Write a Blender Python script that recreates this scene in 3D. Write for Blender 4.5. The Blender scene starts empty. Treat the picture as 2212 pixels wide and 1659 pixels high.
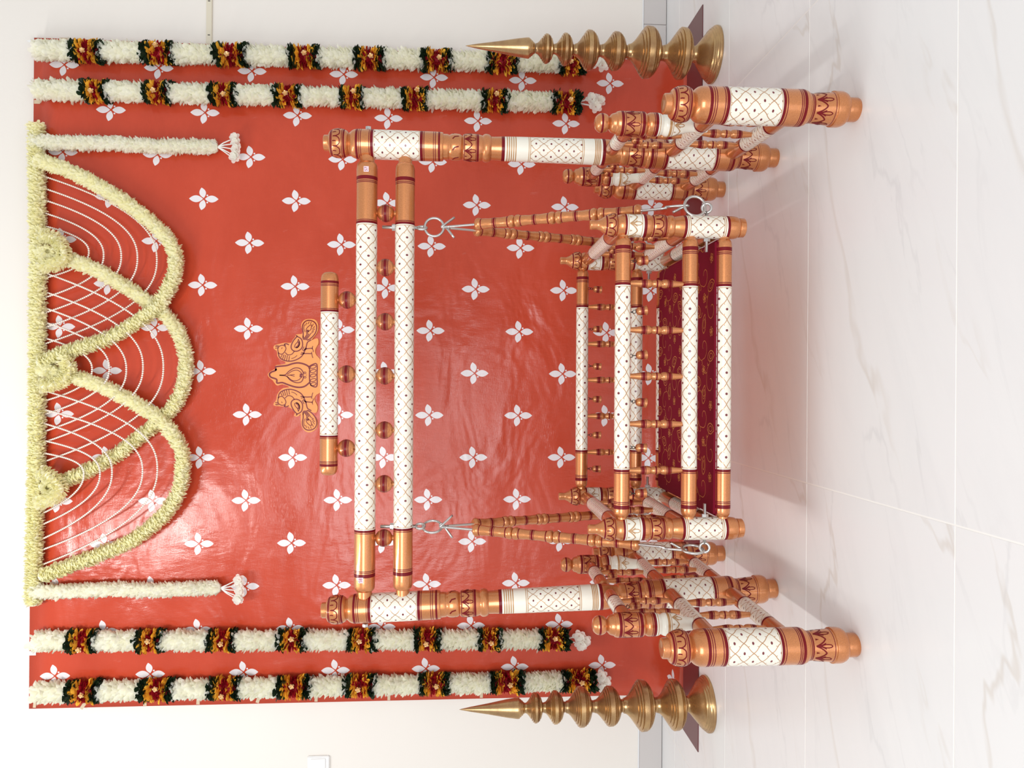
import bpy, math, random
import numpy as np
from mathutils import Vector, Matrix

random.seed(7)
RNG = np.random.default_rng(7)
SC = bpy.context.scene
COL = SC.collection
PI = math.pi

# ------------------------------------------------------------------ camera
F_PX = 1650.0                      # focal length in pixels of the 2212 x 1659 frame
CAM = Vector((0, 0, 0.914))
TILT, ROLL = math.atan(116 / 1650), math.radians(0.36)
_R = Vector((1, 0, 0)); _U = Vector((0, math.sin(TILT), math.cos(TILT))); FWD = Vector((0, math.cos(TILT), -math.sin(TILT)))
RIGHT = _R * math.cos(ROLL) + _U * math.sin(ROLL)
UP = _U * math.cos(ROLL) - _R * math.sin(ROLL)
cd = bpy.data.cameras.new('camera'); cam = bpy.data.objects.new('camera', cd); COL.objects.link(cam)
cd.sensor_fit = 'HORIZONTAL'; cd.sensor_width = 36; cd.lens = 36 * F_PX / 2212
cd.clip_start = 0.05
# the phone was turned on its side: world up runs to the left of the frame
X_, Y_, Z_ = -UP, RIGHT, -FWD
cam.matrix_world = Matrix(((X_.x, Y_.x, Z_.x, CAM.x), (X_.y, Y_.y, Z_.y, CAM.y), (X_.z, Y_.z, Z_.z, CAM.z), (0, 0, 0, 1)))
SC.camera = cam

def at(x, y, Y):
    """world point seen at photo pixel (x, y) on the upright plane at depth Y"""
    d = FWD + RIGHT * ((1659 - y - 829.5) / F_PX) - UP * ((x - 1106) / F_PX)
    return CAM + d * (Y / d.y)

# ------------------------------------------------------------------ light
SC.view_settings.view_transform = 'Standard'
SC.view_settings.look = 'None'
SC.view_settings.gamma = 1
SC.view_settings.use_curve_mapping = False
SC.view_settings.exposure = 0.30
wd = bpy.data.worlds.new('world'); SC.world = wd; wd.use_nodes = True
wd.node_tree.nodes['Background'].inputs[0].default_value = (0.97, 0.985, 1.0, 1)
wd.node_tree.nodes['Background'].inputs[1].default_value = 0.54

def area(name, loc, target, sx, sy, watts, col=(1, 1, 1)):
    l = bpy.data.lights.new(name, 'AREA'); l.shape = 'RECTANGLE'; l.size = sx; l.size_y = sy; l.energy = watts; l.color = col
    o = bpy.data.objects.new(name, l); COL.objects.link(o); o.location = loc
    o.rotation_euler = (Vector(target) - Vector(loc)).to_track_quat('-Z', 'Y').to_euler()
    return o
for i in range(9):      # one long tube lamp on the ceiling, left of the swing
    l = bpy.data.lights.new('ceiling_tube_light', 'POINT'); l.energy = 7.6; l.color = (1, 0.985, 0.96); l.shadow_soft_size = 0.06
    o = bpy.data.objects.new('ceiling_tube_light', l); COL.objects.link(o); o.location = (-0.97, 0.44 + 0.2 * i, 2.92)
area('fill_light', (-0.8, -2.6, 1.7), (0, 2.4, 1.0), 2.6, 1.8, 94, (0.97, 0.985, 1.0))  # broad fill added behind the camera to brighten the scene, no window known there

# ------------------------------------------------------------------ shader helpers
class S:
    """a shader value with operators; builds Math nodes"""
    nt = None
    def __init__(s, v): s.v = v
    @staticmethod
    def m(op, *a):
        n = S.nt.nodes.new('ShaderNodeMath'); n.operation = op
        for i, x in enumerate(a):
            x = x.v if isinstance(x, S) else x
            if isinstance(x, (int, float)): n.inputs[i].default_value = x
            else: S.nt.links.new(x, n.inputs[i])
        return S(n.outputs[0])
    def __add__(s, o): return S.m('ADD', s, o)
    __radd__ = __add__
    def __sub__(s, o): return S.m('SUBTRACT', s, o)
    def __rsub__(s, o): return S.m('SUBTRACT', o, s)
    def __mul__(s, o): return S.m('MULTIPLY', s, o)
    __rmul__ = __mul__
    def __truediv__(s, o): return S.m('DIVIDE', s, o)
    def abs(s): return S.m('ABSOLUTE', s)
    def floor(s): return S.m('FLOOR', s)
    def frac(s): return s - s.floor()
    def lt(s, o): return S.m('LESS_THAN', s, o)
    def gt(s, o): return S.m('GREATER_THAN', s, o)
    def max(s, o): return S.m('MAXIMUM', s, o)
    def min(s, o): return S.m('MINIMUM', s, o)
    def sqrt(s): return S.m('SQRT', s)
    def sin(s): return S.m('SINE', s)
    def below(s, e, soft):
        """1 where s < e, soft edge"""
        n = S.nt.nodes.new('ShaderNodeMapRange'); n.interpolation_type = 'SMOOTHSTEP'
        S.nt.links.new(s.v, n.inputs[0]); n.inputs[1].default_value = e - soft; n.inputs[2].default_value = e + soft
        n.inputs[3].default_value = 1; n.inputs[4].default_value = 0
        return S(n.outputs[0])

def material(name, base, rough=0.5, metal=0.0, coat=0.0, spec=0.5, coat_rough=0.06):
    mt = bpy.data.materials.new(name); mt.use_nodes = True
    b = mt.node_tree.nodes['Principled BSDF']
    b.inputs['Base Color'].default_value = (*base, 1); b.inputs['Roughness'].default_value = rough
    b.inputs['Metallic'].default_value = metal; b.inputs['Coat Weight'].default_value = coat
    b.inputs['Coat Roughness'].default_value = coat_rough
    b.inputs['Specular IOR Level'].default_value = spec
    S.nt = mt.node_tree
    return mt, mt.node_tree, b
def node(nt, kind, **kw):
    n = nt.nodes.new(kind)
    for k, v in kw.items(): setattr(n, k, v)
    return n
def mix(nt, fac, a, b):
    n = nt.nodes.new('ShaderNodeMix'); n.data_type = 'RGBA'
    for i, x in ((0, fac), (6, a), (7, b)):
        x = x.v if isinstance(x, S) else x
        if isinstance(x, tuple): n.inputs[i].default_value = (*x, 1)
        elif isinstance(x, (int, float)): n.inputs[i].default_value = x
        else: nt.links.new(x, n.inputs[i])
    return n.outputs[2]
def noise(nt, vec, scale, detail=3, rough=0.5, dist=0.0):
    n = node(nt, 'ShaderNodeTexNoise'); n.inputs['Scale'].default_value = scale; n.inputs['Detail'].default_value = detail
    n.inputs['Roughness'].default_value = rough; n.inputs['Distortion'].default_value = dist
    if vec is not None: nt.links.new(vec, n.inputs['Vector'])
    return S(n.outputs['Fac'])
def ramp(nt, val, a, b, lo=0.0, hi=1.0):
    n = node(nt, 'ShaderNodeMapRange'); nt.links.new(val.v, n.inputs[0])
    n.inputs[1].default_value = a; n.inputs[2].default_value = b; n.inputs[3].default_value = lo; n.inputs[4].default_value = hi
    return S(n.outputs[0])
def bump(nt, b, h, strength, dist):
    n = node(nt, 'ShaderNodeBump'); n.inputs['Strength'].default_value = strength; n.inputs['Distance'].default_value = dist
    nt.links.new(h.v, n.inputs['Height']); nt.links.new(n.outputs[0], b.inputs['Normal'])
def objcoord(nt): return node(nt, 'ShaderNodeTexCoord').outputs['Object']
def mapped(nt, vec, sc, rot=(0, 0, 0), loc=(0, 0, 0)):
    n = node(nt, 'ShaderNodeMapping'); nt.links.new(vec, n.inputs[0])
    n.inputs['Scale'].default_value = sc; n.inputs['Rotation'].default_value = rot; n.inputs['Location'].default_value = loc
    return n.outputs[0]

GOLD_C, MAROON_C, CREAM_C = (0.62, 0.26, 0.11), (0.17, 0.004, 0.009), (0.86, 0.82, 0.71)
M = {}
mt, nt, b = material('gold_lacquer', GOLD_C, 0.33, 0.65, 0.8, coat_rough=0.04)
g = noise(nt, mapped(nt, objcoord(nt), (30, 30, 30)), 18, 3)
nt.links.new(mix(nt, ramp(nt, g, 0.3, 0.7), (0.55, 0.198, 0.064), (0.70, 0.270, 0.092)), b.inputs['Base Color'])
M['gold'] = mt
M['maroon'] = material('maroon_lacquer', MAROON_C, 0.45, 0, 0.15, 0.15)[0]
M['cream'] = material('cream_lacquer', CREAM_C, 0.38, 0, 0.7)[0]
M['line'] = material('gold_line_paint', (0.50, 0.27, 0.11), 0.4, 0.2, 0.6)[0]
M['thin'] = material('thin_maroon_line', (0.17, 0.008, 0.014), 0.45, 0, 0.25, 0.2)[0]

# cream ground, gold trellis with little thorns, maroon dots; uv counts trellis cells
mt, nt, b = material('trellis_lacquer', CREAM_C, 0.38, 0, 0.7)
uv = node(nt, 'ShaderNodeUVMap').outputs[0]
sep = node(nt, 'ShaderNodeSeparateXYZ'); nt.links.new(uv, sep.inputs[0])
u, v = S(sep.outputs[0]), S(sep.outputs[1])
p, q = u + v, u - v
p = p + (q * 2 * PI).sin() * 0.025
q2 = q + ((u + v) * 2 * PI).sin() * 0.025
def seam(t): return ((t + 0.5).frac() - 0.5)
dp, dq = seam(p), seam(q2)
ln = dp.abs().below(0.028, 0.013).max(dq.abs().below(0.028, 0.013))
th1 = (seam(q2 + 0.40)).abs().below(0.022, 0.01) * dp.lt(0.13) * dp.gt(0.0)
th2 = (seam(p + 0.40)).abs().below(0.022, 0.01) * dq.lt(0.13) * dq.gt(0.0)
ln = ln.max(th1).max(th2)
cp, cq = p.frac() - 0.5, q2.frac() - 0.5
dot = (cp * cp + cq * cq).sqrt().below(0.098, 0.012)
c1 = mix(nt, ln, CREAM_C, (0.48, 0.225, 0.08))
nt.links.new((ln * 0.4).v, b.inputs['Metallic'])
nt.links.new(mix(nt, dot, c1, (0.17, 0.009, 0.016)), b.inputs['Base Color'])
M['trellis'] = mt

# brass
mt, nt, b = material('aged_brass', (0.5, 0.3, 0.1), 0.30, 0.85)
oc = objcoord(nt)
g = noise(nt, mapped(nt, oc, (5, 5, 9)), 3.0, 5, 0.65)
nt.links.new(mix(nt, ramp(nt, g, 0.35, 0.7), (0.42, 0.25, 0.125), (0.60, 0.39, 0.18)), b.inputs['Base Color'])
nt.links.new(ramp(nt, g, 0.3, 0.7, 0.34, 0.20).v, b.inputs['Roughness'])
M['brass'] = mt
M['steel'] = material('galvanised_steel', (0.62, 0.60, 0.58), 0.28, 0.9)[0]

# banner vinyl: brick red with the staggered four-petal print; uv in metres
mt, nt, b = material('banner_vinyl', (0.5, 0.08, 0.05), 0.42, 0, 0, 0.42)
uv = node(nt, 'ShaderNodeUVMap').outputs[0]
sep = node(nt, 'ShaderNodeSeparateXYZ'); nt.links.new(uv, sep.inputs[0])
x, z = S(sep.outputs[0]), S(sep.outputs[1])
z = z + (x - 0.05) * 0.0075
DX, DZ = 0.1832, 0.3865
k = ((x - 1.328) / DX + 0.5).floor()
fx = x - (k * DX + 1.328)
odd = (k * 0.5).frac() * 2.0
zz = (z - 2.582 + odd * (DZ / 2)) / DZ
fz = ((zz + 0.5).frac() - 0.5) * DZ
def petal(fx, fz, ang, p0, L, W):
    ca, sa = math.cos(ang), math.sin(ang)
    al = fx * ca + fz * sa - p0
    ac = (fz * ca - fx * sa).abs()
    t = al / L
    w = t * (1.0 - t) * (2.0 * W)
    return (ac - w).below(0.0, 0.0006) * t.gt(0.0) * t.lt(1.0)
fl = petal(fx, fz, PI / 2, 0.004, 0.058, 0.029)
fl = fl.max(petal(fx, fz, -PI / 2, 0.004, 0.056, 0.029))
fl = fl.max(petal(fx, fz, math.radians(13), 0.004, 0.045, 0.027))
fl = fl.max(petal(fx, fz, math.radians(167), 0.004, 0.045, 0.027))
for sx in (-1, 1):
    d1 = ((fx - sx * 0.0150) * (fx - sx * 0.0150) + (fz + 0.0135) * (fz + 0.0135)).sqrt().below(0.0036, 0.0006)
    fl = fl.max(d1)
n1 = noise(nt, mapped(nt, uv, (1.2, 2.2, 1)), 2.0, 4, 0.6)
n2 = noise(nt, mapped(nt, uv, (6, 2.0, 1), (0, 0, 0.5)), 3.0, 5, 0.65)
scuff = ramp(nt, n2, 0.66, 0.80)
red = mix(nt, ramp(nt, n1, 0.3, 0.7), (0.51, 0.055, 0.022), (0.57, 0.067, 0.029))
red = mix(nt, scuff * 0.16, red, (0.75, 0.55, 0.5))
nt.links.new(mix(nt, fl, red, (0.80, 0.76, 0.78)), b.inputs['Base Color'])
nt.links.new(ramp(nt, n1, 0.3, 0.7, 0.13, 0.27).v, b.inputs['Roughness'])
wr = noise(nt, mapped(nt, uv, (1.0, 1.6, 1), (0, 0, 0.6)), 2.2, 3, 0.55, 0.6)
fine = noise(nt, mapped(nt, uv, (40, 500, 1)), 1.0, 1)
bump(nt, b, wr * 1.0 + fine * 0.015 + n2 * 0.10, 0.6, 0.025)
M['banner'] = mt
M['flap'] = material('maroon_vinyl_hem', (0.125, 0.016, 0.022), 0.33, 0, 0, 0.5)[0]

# wall paint
mt, nt, b = material('cream_wall_paint', (0.83, 0.785, 0.73), 0.75, 0, 0, 0.3)
oc = objcoord(nt)
pits = noise(nt, oc, 60, 5, 0.7); big = noise(nt, oc, 1.6, 2)
bump(nt, b, pits * ramp(nt, big, 0.45, 0.65), 0.25, 0.004)
M['wall'] = mt
mt, nt, b = material('skirting_tile_grey', (0.60, 0.565, 0.55), 0.3, 0, 0, 0.5)
M['skirting'] = mt
M['skirting_highlight'] = material('skirting_highlight_white', (0.85, 0.86, 0.87), 0.35)[0]  # white stands in for the highlight on the skirting's bevel
M['grout'] = material('white_grout', (0.93, 0.91, 0.87), 0.8)[0]

# polished marble tile: white with faint grey and tan veins
mt, nt, b = material('marble_tile', (0.8, 0.78, 0.77), 0.28, 0, 0, 0.35)
oc = objcoord(nt)
def vein(scale, rot, seed, width, dist):
    vec = mapped(nt, mapped(nt, oc, (1, 1, 1), (0, 0, rot)), scale, (0, 0, 0), (seed, seed * 0.7, 0))
    a = (noise(nt, vec, 1.0, 5, 0.55, dist) - 0.5).abs()
    return a.below(width, width)
rot1 = mapped(nt, oc, (1, 1, 1), (0, 0, -0.42))
v1 = vein((0.7, 2.6, 1), -0.46, 3.4, 0.0075, 0.35) * ramp(nt, noise(nt, mapped(nt, rot1, (1.2, 3, 1), (0, 0, 0), (5, 2, 0)), 1.3, 2), 0.42, 0.58)
v2 = vein((1.3, 5.5, 1), -0.36, 8.7, 0.010, 0.6) * ramp(nt, noise(nt, mapped(nt, rot1, (2, 4, 1)), 1.1, 2), 0.42, 0.62)
cl = ramp(nt, noise(nt, mapped(nt, rot1, (1.0, 5, 1)), 1.5, 5, 0.62, 0.5), 0.48, 0.75)
base = mix(nt, cl * 0.34, (0.865, 0.862, 0.855), (0.75, 0.755, 0.76))
base = mix(nt, v1 * 0.36, base, (0.60, 0.52, 0.43))
base = mix(nt, v2 * 0.20, base, (0.55, 0.55, 0.56))
nt.links.new(base, b.inputs['Base Color'])
M['marble'] = mt

# flowers and leaves
def petal_mat(name, c0, c1, rough=0.6, thin=0.45):
    mt, nt, b = material(name, c0, rough, 0, 0, 0.25)
    ge = node(nt, 'ShaderNodeNewGeometry')
    c = mix(nt, S(ge.outputs['Random Per Island']), c0, c1)
    nt.links.new(c, b.inputs['Base Color'])
    if thin:
        tr = node(nt, 'ShaderNodeBsdfTranslucent'); nt.links.new(c, tr.inputs['Color'])
        ms = node(nt, 'ShaderNodeMixShader'); ms.inputs[0].default_value = thin
        nt.links.new(b.outputs[0], ms.inputs[1]); nt.links.new(tr.outputs[0], ms.inputs[2])
        nt.links.new(ms.outputs[0], nt.nodes['Material Output'].inputs[0])
    return mt
M['tuberose'] = petal_mat('tuberose_petals', (1.0, 0.99, 0.90), (0.98, 0.96, 0.80))
M['buds'] = petal_mat('yellowish_bud_petals', (1.0, 0.98, 0.76), (0.98, 0.94, 0.60))
M['core'] = material('flower_core', (0.97, 0.94, 0.76), 0.8)[0]
M['yellow'] = petal_mat('marigold_petals', (1.0, 0.60, 0.07), (1.0, 0.46, 0.03), 0.6, 0.2)
M['red'] = petal_mat('crimson_petals', (0.46, 0.010, 0.022), (0.30, 0.005, 0.016), 0.6, 0.2)
M['green'] = petal_mat('dark_leaves', (0.010, 0.022, 0.012), (0.022, 0.040, 0.016), 0.35, 0)
M['blossom'] = petal_mat('white_blossom', (0.97, 0.96, 0.91), (0.94, 0.93, 0.84))
M['bead'] = material('gold_bead', (0.80, 0.55, 0.28), 0.3, 0.5)[0]
M['pearl'] = material('pearl', (0.88, 0.80, 0.72), 0.25, 0, 0.5)[0]
M['thread'] = material('white_thread', (0.85, 0.84, 0.80), 0.7)[0]
M['tape'] = material('tan_tape', (0.62, 0.49, 0.34), 0.4)[0]
M['white_tape'] = material('white_tape', (0.85, 0.85, 0.84), 0.4)[0]
M['plastic'] = material('white_plastic', (0.86, 0.85, 0.84), 0.3)[0]
M['conduit'] = material('cream_plastic_conduit', (0.72, 0.66, 0.53), 0.4)[0]
M['dark'] = material('dark_metal', (0.06, 0.05, 0.05), 0.4, 0.6)[0]
M['plank'] = material('varnished_board', (0.72, 0.27, 0.07), 0.45, 0, 0.1, 0.2)[0]
M['paper'] = material('pale_pink_paper', (0.85, 0.66, 0.72), 0.6)[0]
M['ink'] = material('magenta_ink', (0.30, 0.015, 0.09), 0.6)[0]
# brocade
mt, nt, b = material('maroon_brocade', (0.185, 0.003, 0.018), 0.7, 0, 0, 0.15)
g = noise(nt, mapped(nt, objcoord(nt), (400, 400, 400)), 1.0, 1)
bump(nt, b, g, 0.3, 0.001)
M['brocade'] = mt
M['zari'] = material('gold_zari_thread', (0.62, 0.25, 0.05), 0.4, 0.3)[0]

# ------------------------------------------------------------------ object helpers
def link(name, me, parent=None, mats=()):
    o = bpy.data.objects.new(name, me); COL.objects.link(o)
    for m_ in mats: me.materials.append(M[m_])
    if parent is not None: o.parent = parent
    return o
def empty(name, loc=(0, 0, 0)):
    o = bpy.data.objects.new(name, None); COL.objects.link(o); o.location = loc; o.empty_display_size = 0.05
    return o
def tag(o, label, cat, group=None, kind=None):
    o['label'] = label; o['category'] = cat
    if group: o['group'] = group
    if kind: o['kind'] = kind
    return o
def structure(o, label=None):
    o['kind'] = 'structure'
    if label: o['label'] = label
    return o
def mesh(name, V, Fc, mi=None, smooth=False):
    me = bpy.data.meshes.new(name); me.from_pydata([tuple(p) for p in V], [], Fc)
    if mi is not None: me.polygons.foreach_set('material_index', mi)
    if smooth: me.polygons.foreach_set('use_smooth', [True] * len(me.polygons))
    me.update(); return me
def box_data(c, s, bev=0.0):
    """box with chamfered vertical and top edges: centre c, size s"""
    import bmesh
    bm = bmesh.new(); bmesh.ops.create_cube(bm, size=1)
    bmesh.ops.scale(bm, vec=s, verts=bm.verts); bmesh.ops.translate(bm, vec=c, verts=bm.verts)
    if bev: bmesh.ops.bevel(bm, geom=bm.edges[:], offset=bev, segments=2, affect='EDGES')
    me = bpy.data.meshes.new('box'); bm.to_mesh(me); bm.free(); return me
def box(name, c, s, mat, parent=None, bev=0.0):
    return link(name, box_data(c, s, bev), parent, (mat,))

def pchip(zs, rs, sub):
    n = len(zs)
    if n == 2: return [(zs[0], rs[0]), (zs[1], rs[1])]
    h = [zs[i + 1] - zs[i] for i in range(n - 1)]; d = [(rs[i + 1] - rs[i]) / h[i] for i in range(n - 1)]
    m_ = [0] * n
    for i in range(1, n - 1):
        if d[i - 1] * d[i] > 0:
            w1, w2 = 2 * h[i] + h[i - 1], h[i] + 2 * h[i - 1]
            m_[i] = (w1 + w2) / (w1 / d[i - 1] + w2 / d[i])
    m_[0] = d[0] * 1.3; m_[-1] = d[-1] * 1.3
    out = []
    for i in range(n - 1):
        for k in range(sub):
            t = k / sub; t2, t3 = t * t, t * t * t
            out.append((zs[i] + t * h[i], max(0.0, (2 * t3 - 3 * t2 + 1) * rs[i] + (t3 - 2 * t2 + t) * h[i] * m_[i] + (-2 * t3 + 3 * t2) * rs[i + 1] + (t3 - t2) * h[i] * m_[i + 1])))
    out.append((zs[-1], rs[-1])); return out
def smooth_profile(pts, sub=3):
    """pts: (z, r) or (z, r, 1) for a crease; z rising"""
    runs, cur = [], [pts[0]]
    for p_ in pts[1:]:
        cur.append(p_)
        if len(p_) > 2: runs.append(cur); cur = [p_]
    if len(cur) > 1: runs.append(cur)
    out = []; creases = set()
    for r_ in runs:
        s_ = pchip([a[0] for a in r_], [a[1] for a in r_], sub)
        out += s_ if not out else s_[1:]
        creases.add(round(out[-1][0], 6))
    return out, creases
def radius_at(prof, z):
    for i in range(len(prof) - 1):
        if prof[i][0] <= z <= prof[i + 1][0]:
            a, b_ = prof[i], prof[i + 1]
            return a[1] + (b_[1] - a[1]) * (z - a[0]) / max(1e-9, b_[0] - a[0])
    return prof[-1][1] if z > prof[-1][0] else prof[0][1]
BAND_MATS = ('gold', 'maroon', 'cream', 'trellis', 'line', 'thin')
def lathe(name, pts, bands=(), seg=28, cells=6, pitch=0.042, sub=3, mats=BAND_MATS, v0=0.0):
    """turned shape about z; bands (z0, z1, material) painted round it"""
    prof, creases = smooth_profile(pts, sub)
    grow = {'thin': .00035, 'maroon': .0005, 'line': .0002}
    bands = [(b_[0] - grow.get(b_[2], 0), b_[1] + grow.get(b_[2], 0), b_[2]) for b_ in bands]
    cuts = sorted({c for b_ in bands for c in b_[:2]})
    zs = prof[:]
    for c in cuts:
        if prof[0][0] < c < prof[-1][0] and all(abs(c - a[0]) > 5e-5 for a in zs): zs.append((c, radius_at(prof, c)))
    zs.sort(key=lambda a: a[0])
    V, Fc, mi, uvs = [], [], [], []
    for z_, r_ in zs:
        r_ = max(r_, 1e-4)
        for j in range(seg):
            a = 2 * PI * j / seg; V.append((r_ * math.cos(a), r_ * math.sin(a), z_))
    for i in range(len(zs) - 1):
        zm = (zs[i][0] + zs[i + 1][0]) / 2; m_ = 0
        for b_ in bands:
            if b_[0] <= zm <= b_[1]: m_ = mats.index(b_[2])
        for j in range(seg):
            j2 = (j + 1) % seg
            Fc.append((i * seg + j, i * seg + j2, (i + 1) * seg + j2, (i + 1) * seg + j)); mi.append(m_)
            for jj, ii in ((j, i), (j + 1, i), (j + 1, i + 1), (j, i + 1)):
                uvs += (cells * jj / seg, (zs[ii][0] - v0) / pitch)
    n = len(Fc)
    Fc.append(tuple(range(seg - 1, -1, -1))); Fc.append(tuple(range((len(zs) - 1) * seg, len(zs) * seg))); mi += [0, 0]
    uvs += [0.5, 0.5] * (2 * seg)
    me = mesh(name, V, Fc, mi, True)
    ul = me.uv_layers.new(name='UVMap'); ul.data.foreach_set('uv', uvs)
    sharp = np.zeros(len(me.edges), bool); ev = np.zeros(len(me.edges) * 2, int); me.edges.foreach_get('vertices', ev); ev = ev.reshape(-1, 2)
    for i in range(len(zs)):
        c = round(zs[i][0], 6) in creases and i not in (0,)
        if 0 < i < len(zs) - 1:
            a1 = math.atan2(zs[i][1] - zs[i - 1][1], zs[i][0] - zs[i - 1][0]); a2 = math.atan2(zs[i + 1][1] - zs[i][1], zs[i + 1][0] - zs[i][0])
            c = c and abs(a1 - a2) > 0.5
        else: c = True
        if c:
            sharp |= (ev[:, 0] // seg == i) & (ev[:, 1] // seg == i)
    at_ = me.attributes.new('sharp_edge', 'BOOLEAN', 'EDGE'); at_.data.foreach_set('value', sharp)
    for m_ in mats: me.materials.append(M[m_])
    me['prof'] = 0
    return me, prof
def strokes_on(name, prof, strokes, off=0.0005):
    """painted brush strokes on a turned surface: strokes = (points (angle, z), width in metres)"""
    V, Fc = [], []
    for pts, w in strokes:
        P = []
        for i in range(len(pts) - 1):
            (a0, z0), (a1, z1) = pts[i], pts[i + 1]
            r_ = radius_at(prof, (z0 + z1) / 2); L = math.hypot((a1 - a0) * r_, z1 - z0); k_ = max(1, int(L / 0.006))
            for t in range(k_): P.append((a0 + (a1 - a0) * t / k_, z0 + (z1 - z0) * t / k_))
        P.append(pts[-1])
        base = len(V)
        for i, (a, z_) in enumerate(P):
            r_ = radius_at(prof, z_)
            pa, pz = P[max(0, i - 1)]; na, nz = P[min(len(P) - 1, i + 1)]
            ta, tz = (na - pa) * r_, nz - pz; L = math.hypot(ta, tz) or 1
            nx, nz_ = -tz / L, ta / L
            for s_ in (-0.5, 0.5):
                aa, zz_ = a + s_ * w * nx / max(r_, 1e-3), z_ + s_ * w * nz_
                rr = radius_at(prof, zz_) + off
                V.append((rr * math.cos(aa), rr * math.sin(aa), zz_))
        for i in range(len(P) - 1):
            q_ = base + 2 * i; Fc.append((q_, q_ + 1, q_ + 3, q_ + 2))
    return mesh(name, V, Fc, None, True)
def curve_pts(pts, k=6, closed=False):
    """Catmull-Rom through 2-D or 3-D points"""
    P = [np.array(p_, float) for p_ in pts]; out = []
    n = len(P); rng = range(n if closed else n - 1)
    for i in rng:
        p0 = P[(i - 1) % n] if closed or i > 0 else 2 * P[0] - P[1]
        p1, p2 = P[i % n], P[(i + 1) % n]
        p3 = P[(i + 2) % n] if closed or i + 2 < n else 2 * P[-1] - P[-2]
        for j in range(k):
            t = j / k
            out.append(0.5 * (2 * p1 + (p2 - p0) * t + (2 * p0 - 5 * p1 + 4 * p2 - p3) * t * t + (3 * p1 - p0 - 3 * p2 + p3) * t ** 3))
    if not closed: out.append(P[-1])
    return out
def lotus(z_top, h, n, w=0.0022, phase=0.0, flip=1):
    """ring of lotus sprigs hanging below z_top"""
    U = 2 * PI / n; out = []
    def mp(pts): return [(c + x_ * U, z_top - flip * y_ * h) for x_, y_ in pts]
    for i in range(n):
        c = phase + i * U
        for s_ in (-1, 1):
            out.append((mp([tuple(p_) for p_ in curve_pts([(0, .03), (s_ * .13, .28), (s_ * .30, .50), (s_ * .5, .66)], 3)]), w * 1.15))
            out.append((mp([tuple(p_) for p_ in curve_pts([(0, .05), (s_ * .07, .38), (s_ * .20, .62)], 3)]), w * .9))
        out.append((mp([tuple(p_) for p_ in curve_pts([(0, .30), (-.11, .60), (-.10, .88), (0, 1.0), (.10, .88), (.11, .60), (0, .30)], 3)]), w * .8))
        out.append((mp([(.46, .04), (.5, .22), (.54, .04)]), w * .8))
    return out
def scallops(z_top, h, n, w=0.0024, phase=0.0):
    U = 2 * PI / n; out = []
    for i in range(n):
        c = phase + i * U
        def mp(pts): return [(c + x_ * U, z_top - y_ * h) for x_, y_ in pts]
        out.append((mp([tuple(p_) for p_ in curve_pts([(-.5, .15), (-.46, .62), (-.25, .96), (0, 1.0), (.25, .96), (.46, .62), (.5, .15)], 3)]), w))
        out.append((mp([(0, .10), (0.02, .30), (0, .55)]), w * 1.0))
    return out
def align(o, p0, p1, roll=0.0):
    """put local z axis of o from p0 towards p1, origin at p0"""
    d = (Vector(p1) - Vector(p0)).normalized()
    o.matrix_local = Matrix.Translation(p0) @ d.to_track_quat('Z', 'Y').to_matrix().to_4x4() @ Matrix.Rotation(roll, 4, 'Z')
def copy_of(o, parent=None):
    c = o.copy(); COL.objects.link(c); c.parent = parent; return c
def tree_copy(o, parent=None):
    c = copy_of(o, parent)
    for ch in list(o.children): tree_copy(ch, c)
    return c
def tube(name, pts, r_, mat, parent=None, seg=8, closed=False):
    P = [Vector(p_) for p_ in pts]; n = len(P); V, Fc = [], []
    ref = None
    for i in range(n):
        t = (P[(i + 1) % n] - P[i - 1]) if closed else (P[min(n - 1, i + 1)] - P[max(0, i - 1)])
        t.normalize()
        if ref is None:
            ref = t.orthogonal().normalized()
        ref = (ref - t * ref.dot(t)).normalized(); bn = t.cross(ref)
        rr = r_[i] if isinstance(r_, (list, tuple)) else r_
        for j in range(seg):
            a = 2 * PI * j / seg; V.append(P[i] + ref * (rr * math.cos(a)) + bn * (rr * math.sin(a)))
    for i in range(n if closed else n - 1):
        i2 = (i + 1) % n
        for j in range(seg):
            j2 = (j + 1) % seg; Fc.append((i * seg + j, i * seg + j2, i2 * seg + j2, i2 * seg + j))
    if not closed:
        Fc.append(tuple(range(seg - 1, -1, -1))); Fc.append(tuple(range((n - 1) * seg, n * seg)))
    return link(name, mesh(name, V, Fc, None, True), parent, (mat,))
def torus_pts(c, R_, ax1, ax2, n=28, sx=1.0):
    c = Vector(c); a1, a2 = Vector(ax1), Vector(ax2)
    return [c + a1 * (R_ * sx * math.cos(2 * PI * i / n)) + a2 * (R_ * math.sin(2 * PI * i / n)) for i in range(n)]
ORD = ['first', 'second', 'third', 'fourth', 'fifth', 'sixth', 'seventh', 'eighth']

# ------------------------------------------------------------------ the room
WALL_Y = 3.35
structure(box('wall_back', (0, WALL_Y + 0.06, 1.5), (7, 0.12, 3.2), 'wall'), 'cream painted wall behind the red banner')
fl = structure(box('floor', (0, 0.9, -0.0305), (7, 6.6, 0.06), 'grout'), 'white marble tiled floor')
TX, TY, GAP = 1.245, 0.600, 0.0026
tile_me = box_data((0, 0, -0.006), (TX - GAP, TY - GAP, 0.012), 0.0006); tile_me.materials.append(M['marble'])
for i in range(-2, 3):
    for j in range(-5, 5):
        y0 = 1.345 + TY * j; x0 = -0.255 + TX * i
        if y0 + TY > WALL_Y + 0.2: continue
        me = tile_me
        o = bpy.data.objects.new('tile', me); COL.objects.link(o); o.parent = fl
        o.location = (x0 + TX / 2, y0 + TY / 2, 0)
last = box_data((0, 0, -0.006), (TX - GAP, WALL_Y - 3.145 - GAP, 0.012), 0.0006); last.materials.append(M['marble'])
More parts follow.
